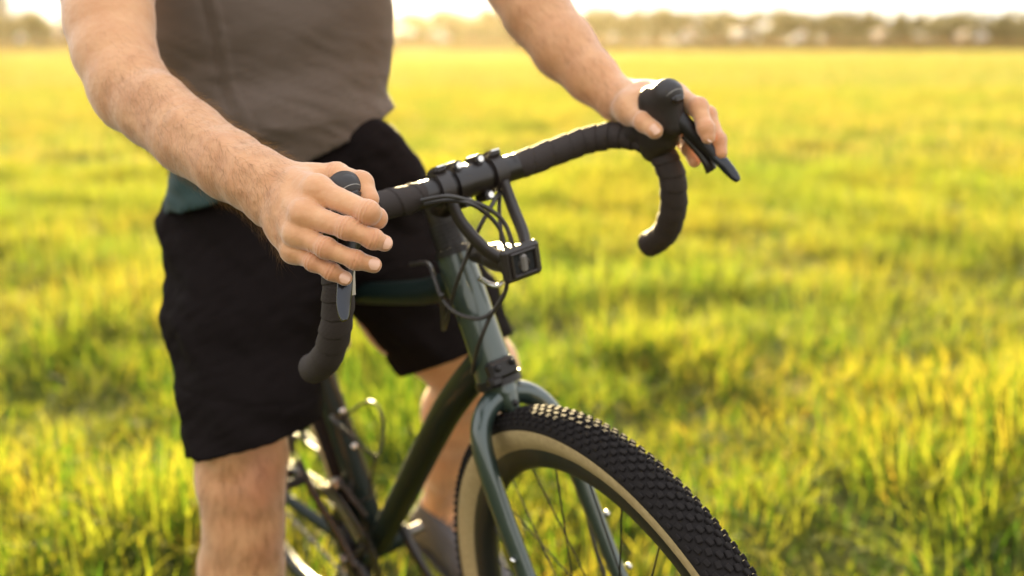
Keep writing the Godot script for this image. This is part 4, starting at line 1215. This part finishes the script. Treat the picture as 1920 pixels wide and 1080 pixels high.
func scatter(called: String, label: String, mesh: Mesh, mat: Material, places: Array, tints: PackedColorArray) -> void:
	var mm := MultiMesh.new()
	mm.transform_format = MultiMesh.TRANSFORM_3D
	mm.use_colors = true
	mm.mesh = mesh
	mm.instance_count = places.size()
	for i in places.size():
		mm.set_instance_transform(i, places[i])
		mm.set_instance_color(i, tints[i])
	var o := MultiMeshInstance3D.new()
	o.multimesh = mm
	o.material_override = mat
	o.name = numbered(called)
	add_child(o, true)
	tag(o, label, "grass", "", "stuff")

func make_grass() -> void:
	var zones := [
		# near, far, tufts per square metre, mesh settings (n, radius, hmin, hmax, width, lean, segs), variants
		[1.25, 4.2, 190.0, [20, 0.11, 0.06, 0.165, 0.0046, 0.55, 4]],
		[4.2, 11.0, 80.0, [28, 0.17, 0.06, 0.170, 0.0056, 0.55, 3]],
		[11.0, 34.0, 15.0, [40, 0.32, 0.08, 0.20, 0.0105, 0.45, 2]],
		[34.0, 110.0, 1.6, [60, 0.95, 0.12, 0.28, 0.032, 0.35, 2]],
		[110.0, 245.0, 0.42, [70, 2.0, 0.15, 0.32, 0.080, 0.35, 2]],
	]
	for zi in zones.size():
		var z: Array = zones[zi]
		var variants := 4
		var places := []
		var tints := []
		var meshes := []
		for k in variants:
			places.append([])
			tints.append(PackedColorArray())
			var g: Array = z[3]
			meshes.append(tuft(g[0], g[1], g[2], g[3], g[4], g[5], g[6], 100 + zi * 10 + k))
		var half: float = [1.0, 0.95, 0.85, 0.75, 0.70][zi]
		var area: float = half * (z[1] * z[1] - z[0] * z[0]) + (z[1] - z[0]) * 1.2
		var count := int(area * z[2])
		for i in count:
			var d := sqrt(rng.randf_range(z[0] * z[0], z[1] * z[1]))
			var w := half * d + 0.6
			var x := rng.randf_range(-w, w)
			var p := Vector3(x, 0, -d)
			# clumps and hollows
			var cl := noise.get_noise_2d(x * 2.6 + 31.0, d * 2.6) * 0.6 + noise2.get_noise_2d(x * 0.9, d * 0.9 + 57.0) * 0.8
			var sc := clampf(0.97 + (0.92 if zi < 2 else 0.62) * cl, 0.36, 1.55) * rng.randf_range(0.82, 1.18)
			
			p.y = rise(p.x, p.z)
			var b := Basis(Vector3.UP, rng.randf() * TAU).scaled(Vector3(1, sc, 1) * lerpf(1.0, sc, 0.35))
			var k := rng.randi() % variants
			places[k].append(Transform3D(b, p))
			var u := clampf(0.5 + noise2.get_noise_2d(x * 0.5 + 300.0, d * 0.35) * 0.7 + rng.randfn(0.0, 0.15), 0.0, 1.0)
			tints[k].append(Color(0.72, 0.98, 0.8).lerp(Color(1.16, 1.06, 0.95), u) * Color([0.92, 0.95, 0.96, 0.94, 0.94][zi], [0.98, 0.97, 0.92, 0.87, 0.85][zi], [1.1, 1.4, 2.0, 2.9, 3.3][zi]))  # blue grows with distance: haze over the far grass put into its tint
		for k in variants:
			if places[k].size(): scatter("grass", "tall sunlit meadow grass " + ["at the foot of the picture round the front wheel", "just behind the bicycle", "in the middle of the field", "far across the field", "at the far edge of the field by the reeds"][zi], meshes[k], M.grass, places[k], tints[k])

func make_far() -> void:
	# dry reeds along the far edge of the field
	var reed := tuft(70, 1.3, 1.9, 3.1, 0.12, 0.16, 2, 900, Color(0.17, 0.085, 0.036), Color(0.29, 0.155, 0.068))
	var bush := tuft(70, 1.0, 0.8, 1.4, 0.22, 0.45, 2, 901, Color(0.045, 0.050, 0.020), Color(0.08, 0.075, 0.03))
	var places := []
	var tints := PackedColorArray()
	var bp := []
	var bt := PackedColorArray()
	for i in 3400:
		var x := rng.randf_range(-170.0, 170.0)
		var z := -rng.randf_range(238.0, 252.0)
		var sc := 0.85 + 0.35 * noise.get_noise_1d(x * 0.6) + rng.randf_range(-0.1, 0.15)
		places.append(Transform3D(Basis(Vector3.UP, rng.randf() * TAU).scaled(Vector3(1.2, sc, 1.2)), Vector3(x, rise(x, z), z)))
		tints.append(Color(1.0, 1.0, 1.0) * rng.randf_range(0.8, 1.2))
		z = -rng.randf_range(233.0, 238.5)
		bp.append(Transform3D(Basis(Vector3.UP, rng.randf() * TAU).scaled(Vector3.ONE * rng.randf_range(0.6, 1.15)), Vector3(x, rise(x, z), z)))
		bt.append(Color(1.0, 1.0, 1.0) * rng.randf_range(0.8, 1.2))
	scatter("reed_bed", "band of dry brown reeds along the far edge of the field", reed, M.reed, places, tints)
	scatter("hedge", "low dark green scrub at the foot of the far reeds", bush, M.reed, bp, bt)

	# trees
	var kinds := []
	for k in 4:
		var r := RandomNumberGenerator.new()
		r.seed = 40 + k
		var s := Soup.new()
		s.colored = true
		var lobes := []
		for i in 9:
			lobes.append([Vector3(r.randfn(0, 1.5), r.randf_range(3.2, 8.6), r.randfn(0, 1.5)), r.randf_range(1.2, 2.3)])
		for i in 900:
			var q: Array = lobes[r.randi() % 9]
			var e := Vector3(r.randfn(), r.randfn(), r.randfn()).normalized()
			var p: Vector3 = q[0] + e * q[1] * pow(r.randf(), 0.4)
			var sz := r.randf_range(0.22, 0.5)
			var u := Vector3(r.randfn(), r.randfn(), r.randfn()).normalized()
			var v := u.cross(e).normalized()
			var col := Color(0.075, 0.085, 0.022).lerp(Color(0.145, 0.105, 0.030), r.randf())
			s.face([p - u * sz, p + v * sz * 0.6, p + u * sz, p - v * sz * 0.6], col)
		var t := Soup.new()
		sweep(t, smooth_path([Vector3(0, -0.3, 0), Vector3(0.1, 2.0, 0.05), Vector3(0.0, 4.5, 0.1), Vector3(0.2, 7.0, 0)], 4), func(tt: float, _a: float) -> Vector2: return Vector2(0.26 - 0.2 * tt, 0.26 - 0.2 * tt), 8)
		for i in 4:
			var a := TAU * i / 4.0 + r.randf()
			tube(t, Vector3(0, 2.6 + i * 0.7, 0), Vector3(cos(a) * 1.8, 4.6 + i * 0.8, sin(a) * 1.8), 0.10, 0.03, 6)
		kinds.append([s.mesh(), t.mesh()])
	var tree := func(x: float, z: float, h: float, wide: float, k: int, label: String, group: String) -> void:
		var o := Node3D.new()
		o.name = numbered("tree")
		o.position = Vector3(x, rise(x, z) - 0.05, z)
		o.rotation.y = rng.randf() * TAU
		o.scale = Vector3(wide, h / 10.4, wide)
		add_child(o, true)
		put("trunk", kinds[k][1], M.bark, o)
		put("crown", kinds[k][0], M.leaves, o)
		tag(o, label, "tree", group)
	for i in 165:
		var x := -168.0 + 336.0 * (i + rng.randf_range(-0.35, 0.35)) / 165.0
		var z := -rng.randf_range(285.0, 318.0)
		var h := 11.2 + 0.9 * noise.get_noise_1d(x * 1.3) + rng.randf_range(-0.7, 0.7) + (1.0 if x > 20.0 and x < 45.0 else 0.0)
		tree.call(x, z, h, rng.randf_range(1.0, 1.35), rng.randi() % 4, "hazy tree in the forest edge along the horizon, behind the houses", "trees of the far forest edge")
	for i in 46:
		var x := -150.0 + 300.0 * (i + rng.randf_range(-0.4, 0.4)) / 46.0
		var z := -rng.randf_range(256.0, 262.0)
		tree.call(x, z, rng.randf_range(4.2, 6.4), rng.randf_range(0.55, 0.8), rng.randi() % 4, "small hazy tree standing just behind the reeds", "small trees behind the reeds")
	tree.call(-75.5, -168.0, 11.5, 1.05, 0, "tallest dark tree at the left edge of the field", "")
	tree.call(-71.0, -176.0, 6.6, 0.75, 2, "lower tree beside the tallest tree at the left edge of the field", "")

	# houses among the trees
	for h: Array in [
		[-24.5, -268.0, 9.0, 5.0, 6.0, 0.25, "white", "wide white house just right of the rider's chest on the horizon"],
		[-17.5, -272.0, 6.0, 4.4, 5.0, -0.1, "white", "smaller pale house next to the wide white house by the rider"],
		[41.0, -266.0, 4.6, 4.6, 5.0, 0.35, "white", "white house above the brake hood, leftmost of the houses right of the rider"],
		[51.5, -266.0, 8.0, 4.6, 5.0, 0.2, "white", "broad white house with a lower wing, second right of the rider's arm"],
		[66.0, -268.0, 4.2, 4.2, 4.6, -0.2, "white", "narrow white house between the broad white house and the rose one"],
		[85.0, -270.0, 6.0, 4.2, 5.0, 0.1, "rose", "rose-grey house in the trees at the right of the field"],
		[104.5, -266.0, 5.6, 4.4, 5.0, 0.3, "white", "white house furthest to the right under the trees"],
		[-111.0, -270.0, 5.0, 4.6, 5.0, 0.2, "white", "small white house left of the rider's elbow beside the tall tree"],
		[-106.0, -272.0, 4.6, 5.2, 5.0, -0.2, "rose", "rose house nearest the rider's elbow"]]:
		house(h)

func house(h: Array) -> void:
	var o := Node3D.new()
	o.name = numbered("house")
	o.position = Vector3(h[0], rise(h[0], h[1]) + 0.55, h[1])
	o.rotation.y = h[5]
	add_child(o, true)
	tag(o, h[7], "house")
	var w: float = h[2]
	var e: float = h[3] * 0.66
	var d: float = h[4]
	var s := Soup.new()
	cbox(s, Transform3D(Basis(), Vector3(0, e * 0.5 - 0.4, 0)), Vector3(w, e + 0.8, d), 0.02)
	var pk := h[3] as float
	for sd: float in [1.0, -1.0]:
		var g := [Vector3(-w * 0.5, e, d * 0.5 * sd - 0.01 * sd), Vector3(w * 0.5, e, d * 0.5 * sd - 0.01 * sd), Vector3(0, pk, d * 0.5 * sd - 0.01 * sd)]
		if sd < 0: g.reverse()
		s.face(g)
	put("wall", s.mesh(), M.white_wall if h[6] == "white" else M.rose_wall, o)
	for sd: float in [1.0, -1.0]:
		var r := Soup.new()
		var run := Vector2(w * 0.5 + 0.3, (pk - e) * (w * 0.5 + 0.3) / (w * 0.5))
		var ang := atan2(run.y, run.x)
		cbox(r, Transform3D(Basis(Vector3(0, 0, 1), -ang * sd), Vector3(run.x * 0.5 * sd, pk - run.y * 0.5 + 0.07, 0)), Vector3(run.length(), 0.12, d + 0.5), 0.02)
		put("roof", r.mesh(), M.roof, o)
	for i in 3:
		var x := -w * 0.30 + w * 0.30 * i
		var isdoor := i == 1
		var f := Soup.new()
		var hh := 1.9 if isdoor else 1.15
		var y := 0.95 if isdoor else 1.75
		cbox(f, Transform3D(Basis(), Vector3(x, y, d * 0.5 + 0.02)), Vector3(w * 0.16, hh, 0.08), 0.01)
		var win := put("door" if isdoor else "window", f.mesh(), M.frame_white if not isdoor else M.bark, o)
		if not isdoor:
			var g := Soup.new()
			cbox(g, Transform3D(Basis(), Vector3(x, y, d * 0.5 + 0.055)), Vector3(w * 0.13, hh - 0.16, 0.02), 0.004)
			put("pane", g.mesh(), M.pane, win)
	var c := Soup.new()
	cbox(c, Transform3D(Basis(), Vector3(w * 0.22, pk + 0.1, -d * 0.2)), Vector3(0.5, 1.3, 0.5), 0.02)
	put("chimney", c.mesh(), M.rose_wall, o)

# ------------------------------------------------------------------ materials
func mat(col: Color, rough := 0.6, metal := 0.0) -> StandardMaterial3D:   # col: real base colour, linear
	var m := StandardMaterial3D.new()
	m.albedo_color = col.linear_to_srgb()
	m.roughness = rough
	m.metallic = metal
	return m

func noise_tex(freq: float, lo: Color, hi: Color, seed_ := 3, bump := 0.0, size := 512) -> NoiseTexture2D:
	var n := FastNoiseLite.new()
	n.seed = seed_
	n.frequency = freq
	n.fractal_octaves = 4
	var t := NoiseTexture2D.new()
	t.width = size
	t.height = size
	t.seamless = true
	t.noise = n
	if bump > 0.0:
		t.as_normal_map = true
		t.bump_strength = bump
	else:
		var g := Gradient.new()
		g.set_color(0, lo)
		g.set_color(1, hi)
		t.color_ramp = g
	return t

func grain(m: StandardMaterial3D, scale: float, freq := 0.05, strength := 3.0, amount := 0.5, seed_ := 5) -> StandardMaterial3D:
	m.normal_enabled = true
	m.normal_texture = noise_tex(freq, Color.BLACK, Color.WHITE, seed_, strength)
	m.normal_scale = amount
	m.uv1_triplanar = true
	m.uv1_scale = Vector3.ONE * scale
	return m

func materials() -> void:
	M.frame = mat(Color(0.005, 0.011, 0.009), 0.50, 0.0)
	M.frame.metallic_specular = 0.3
	M.frame.clearcoat_enabled = true
	M.frame.clearcoat = 0.12
	M.frame.clearcoat_roughness = 0.08
	M.fork = mat(Color(0.031, 0.047, 0.038), 0.36, 0.3)
	M.fork.clearcoat_enabled = true
	M.fork.clearcoat = 0.9
	M.fork.clearcoat_roughness = 0.06
	M.black_metal = grain(mat(Color(0.015, 0.012, 0.011), 0.42, 0.4), 60.0, 0.05, 2.0, 0.2)
	M.black_gloss = mat(Color(0.017, 0.012, 0.010), 0.32, 0.1)
	M.rim = mat(Color(0.010, 0.010, 0.010), 0.45)
	M.steel = mat(Color(0.22, 0.20, 0.18), 0.32, 0.9)
	M.chrome = mat(Color(0.62, 0.60, 0.57), 0.16, 1.0)
	M.lever = mat(Color(0.030, 0.031, 0.036), 0.18, 0.6)
	M.pale_lever = mat(Color(0.42, 0.37, 0.30), 0.5)
	M.cable = mat(Color(0.030, 0.024, 0.020), 0.42)
	M.plastic = grain(mat(Color(0.023, 0.016, 0.013), 0.48), 90.0, 0.08, 2.0, 0.2)
	M.plastic_grey = mat(Color(0.16, 0.14, 0.125), 0.5)
	M.dark_hole = mat(Color(0.006, 0.006, 0.006), 0.8)
	M.rubber = mat(Color(0.018, 0.017, 0.016), 0.7)
	M.hood = grain(mat(Color(0.018, 0.012, 0.0095), 0.55), 120.0, 0.09, 3.0, 0.35)
	M.grey_cloth = grain(mat(Color(0.36, 0.35, 0.36), 0.8), 80.0, 0.2, 3.0, 0.4)
	# bar tape: fine ribs across the wrap
	M.tape = mat(Color(0.024, 0.0150, 0.0115), 0.8)
	M.tape.normal_enabled = true
	var rib := Image.create(64, 64, false, Image.FORMAT_RGBA8)
	for y in 64:
		for x in 64:
			var hgt := 0.5 + 0.35 * sin(TAU * x / 16.0) + 0.12 * sin(TAU * (y * 3 + x) / 64.0)
			rib.set_pixel(x, y, Color(hgt, hgt, hgt))
	rib.bump_map_to_normal_map(3.0)
	M.tape.normal_texture = ImageTexture.create_from_image(rib)
	M.tape.normal_scale = 0.5
	M.tape.uv1_scale = Vector3(110.0, 7.0, 1.0)
	# tyre
	M.tyre = grain(mat(Color(0.016, 0.013, 0.012), 0.85), 70.0, 0.06, 4.0, 0.5)
	M.tyre.metallic_specular = 0.25
	M.tan_wall = mat(Color(1, 1, 1), 0.8)
	M.tan_wall.albedo_texture = noise_tex(0.02, Color(0.33, 0.235, 0.105).linear_to_srgb(), Color(0.46, 0.34, 0.165).linear_to_srgb(), 8)
	M.tan_wall.uv1_triplanar = true
	M.tan_wall.uv1_scale = Vector3.ONE * 9.0
	# rider
	M.skin = grain(mat(Color(1, 1, 1), 0.52), 42.0, 0.11, 5.0, 0.55, 21)
	M.skin.vertex_color_use_as_albedo = true
	M.skin.subsurf_scatter_enabled = true
	M.skin.subsurf_scatter_strength = 0.08
	M.skin.rim_enabled = true
	M.skin.rim = 0.8
	M.skin.rim_tint = 0.5
	M.nail = mat(Color(0.66, 0.38, 0.25), 0.25)
	M.hair = mat(Color(0.060, 0.030, 0.014), 0.5)
	M.hair.backlight_enabled = true
	M.hair.backlight = Color(0.62, 0.44, 0.22)
	M.dark_hair = grain(mat(Color(0.035, 0.020, 0.012), 0.6), 30.0, 0.1, 6.0, 0.8)
	M.eye = mat(Color(0.5, 0.48, 0.45), 0.2)
	M.shirt = grain(mat(Color(1, 1, 1), 0.85), 26.0, 0.10, 4.0, 0.35, 12)
	M.shirt.vertex_color_use_as_albedo = true
	M.shirt.rim_enabled = true
	M.shirt.rim = 0.15
	M.shorts = grain(mat(Color(0.0095, 0.0068, 0.0064), 0.85), 30.0, 0.10, 4.0, 0.30, 14)
	M.shorts.metallic_specular = 0.15
	M.shoe = grain(mat(Color(0.085, 0.075, 0.074), 0.8), 60.0, 0.2, 4.0, 0.5)
	M.sole = mat(Color(0.035, 0.033, 0.033), 0.8)
	M.lace = mat(Color(0.12, 0.11, 0.11), 0.8)
	# meadow
	M.soil = mat(Color(1, 1, 1), 0.95)
	M.soil.albedo_texture = noise_tex(0.02, Color(0.020, 0.024, 0.007).linear_to_srgb(), Color(0.055, 0.058, 0.012).linear_to_srgb(), 31)
	M.soil.metallic_specular = 0.08
	M.soil.uv1_triplanar = true
	M.soil.uv1_world_triplanar = true
	M.soil.uv1_scale = Vector3.ONE * 0.35
	M.grass = mat(Color(1, 1, 1), 0.72)
	M.grass.metallic_specular = 0.3
	M.grass.vertex_color_use_as_albedo = true
	M.grass.backlight_enabled = true
	M.grass.backlight = Color(1.1, 1.04, 0.60)
	M.reed = mat(Color(1, 1, 1), 0.8)
	M.reed.vertex_color_use_as_albedo = true
	M.reed.backlight_enabled = true
	M.reed.backlight = Color(0.5, 0.4, 0.28)
	M.leaves = mat(Color(1, 1, 1), 0.7)
	M.leaves.vertex_color_use_as_albedo = true
	M.leaves.backlight_enabled = true
	M.leaves.backlight = Color(0.45, 0.42, 0.2)
	M.bark = grain(mat(Color(0.10, 0.075, 0.055), 0.9), 1.0, 0.05, 6.0, 0.8)
	M.white_wall = mat(Color(0.60, 0.59, 0.60), 0.85)
	M.rose_wall = mat(Color(0.50, 0.36, 0.30), 0.85)
	M.roof = mat(Color(0.22, 0.15, 0.12), 0.85)
	M.frame_white = mat(Color(0.7, 0.7, 0.7), 0.6)
	M.pane = mat(Color(0.05, 0.06, 0.07), 0.1)

func _ready() -> void:
	# camera
	var cam := Camera3D.new()
	cam.name = "camera"
	cam.position = Vector3(0, 1.115, 0)
	cam.rotation_degrees = Vector3(-11.6896, 0, 0)
	var lens := CameraAttributesPhysical.new()
	lens.frustum_focal_length = 47.67
	lens.frustum_focus_distance = 1.085
	lens.frustum_near = 0.05
	lens.frustum_far = 3000.0
	lens.exposure_aperture = 3.2
	cam.attributes = lens
	add_child(cam, true)
	cam.current = true
	# sky and exposure
	var sky := ProceduralSkyMaterial.new()
	sky.sky_top_color = Color(0.90, 0.92, 0.95)
	sky.sky_horizon_color = Color(0.96, 0.935, 0.88)
	sky.sky_curve = 0.25
	sky.sky_energy_multiplier = 0.5
	sky.ground_bottom_color = Color(0.35, 0.33, 0.16)
	sky.ground_horizon_color = Color(0.75, 0.70, 0.50)
	sky.sun_angle_max = 32.0
	sky.sun_curve = 0.12
	var env := Environment.new()
	env.background_mode = Environment.BG_SKY
	env.sky = Sky.new()
	env.sky.sky_material = sky
	env.tonemap_mode = Environment.TONE_MAPPER_LINEAR
	env.tonemap_exposure = 10.6
	env.sdfgi_enabled = true
	env.ssao_enabled = true
	env.ssil_enabled = true
	env.volumetric_fog_enabled = true
	env.volumetric_fog_density = 0.00005
	env.volumetric_fog_anisotropy = 0.75
	env.volumetric_fog_albedo = Color(1.0, 0.93, 0.78)
	var we := WorldEnvironment.new()
	we.name = "world_environment"
	we.environment = env
	add_child(we, true)
	# low sun behind the rider, just out of the frame
	var sun := DirectionalLight3D.new()
	sun.name = "sun"
	sun.light_color = Color(1.0, 0.90, 0.68)
	sun.light_energy = 1.6
	sun.light_angular_distance = 0.6
	sun.shadow_enabled = true
	add_child(sun, true)
	var towards := Vector3(-0.118, 0.190, -0.98).normalized()
	sun.look_at_from_position(towards * 30.0, Vector3.ZERO, Vector3.UP)

	rng.seed = 20240
	noise.seed = 5
	noise.frequency = 1.0
	noise.fractal_octaves = 2
	noise2.seed = 11
	noise2.frequency = 1.0
	noise2.fractal_octaves = 2
	materials()
	make_ground()
	make_far()
	make_bicycle()
	make_person()
	make_grass()
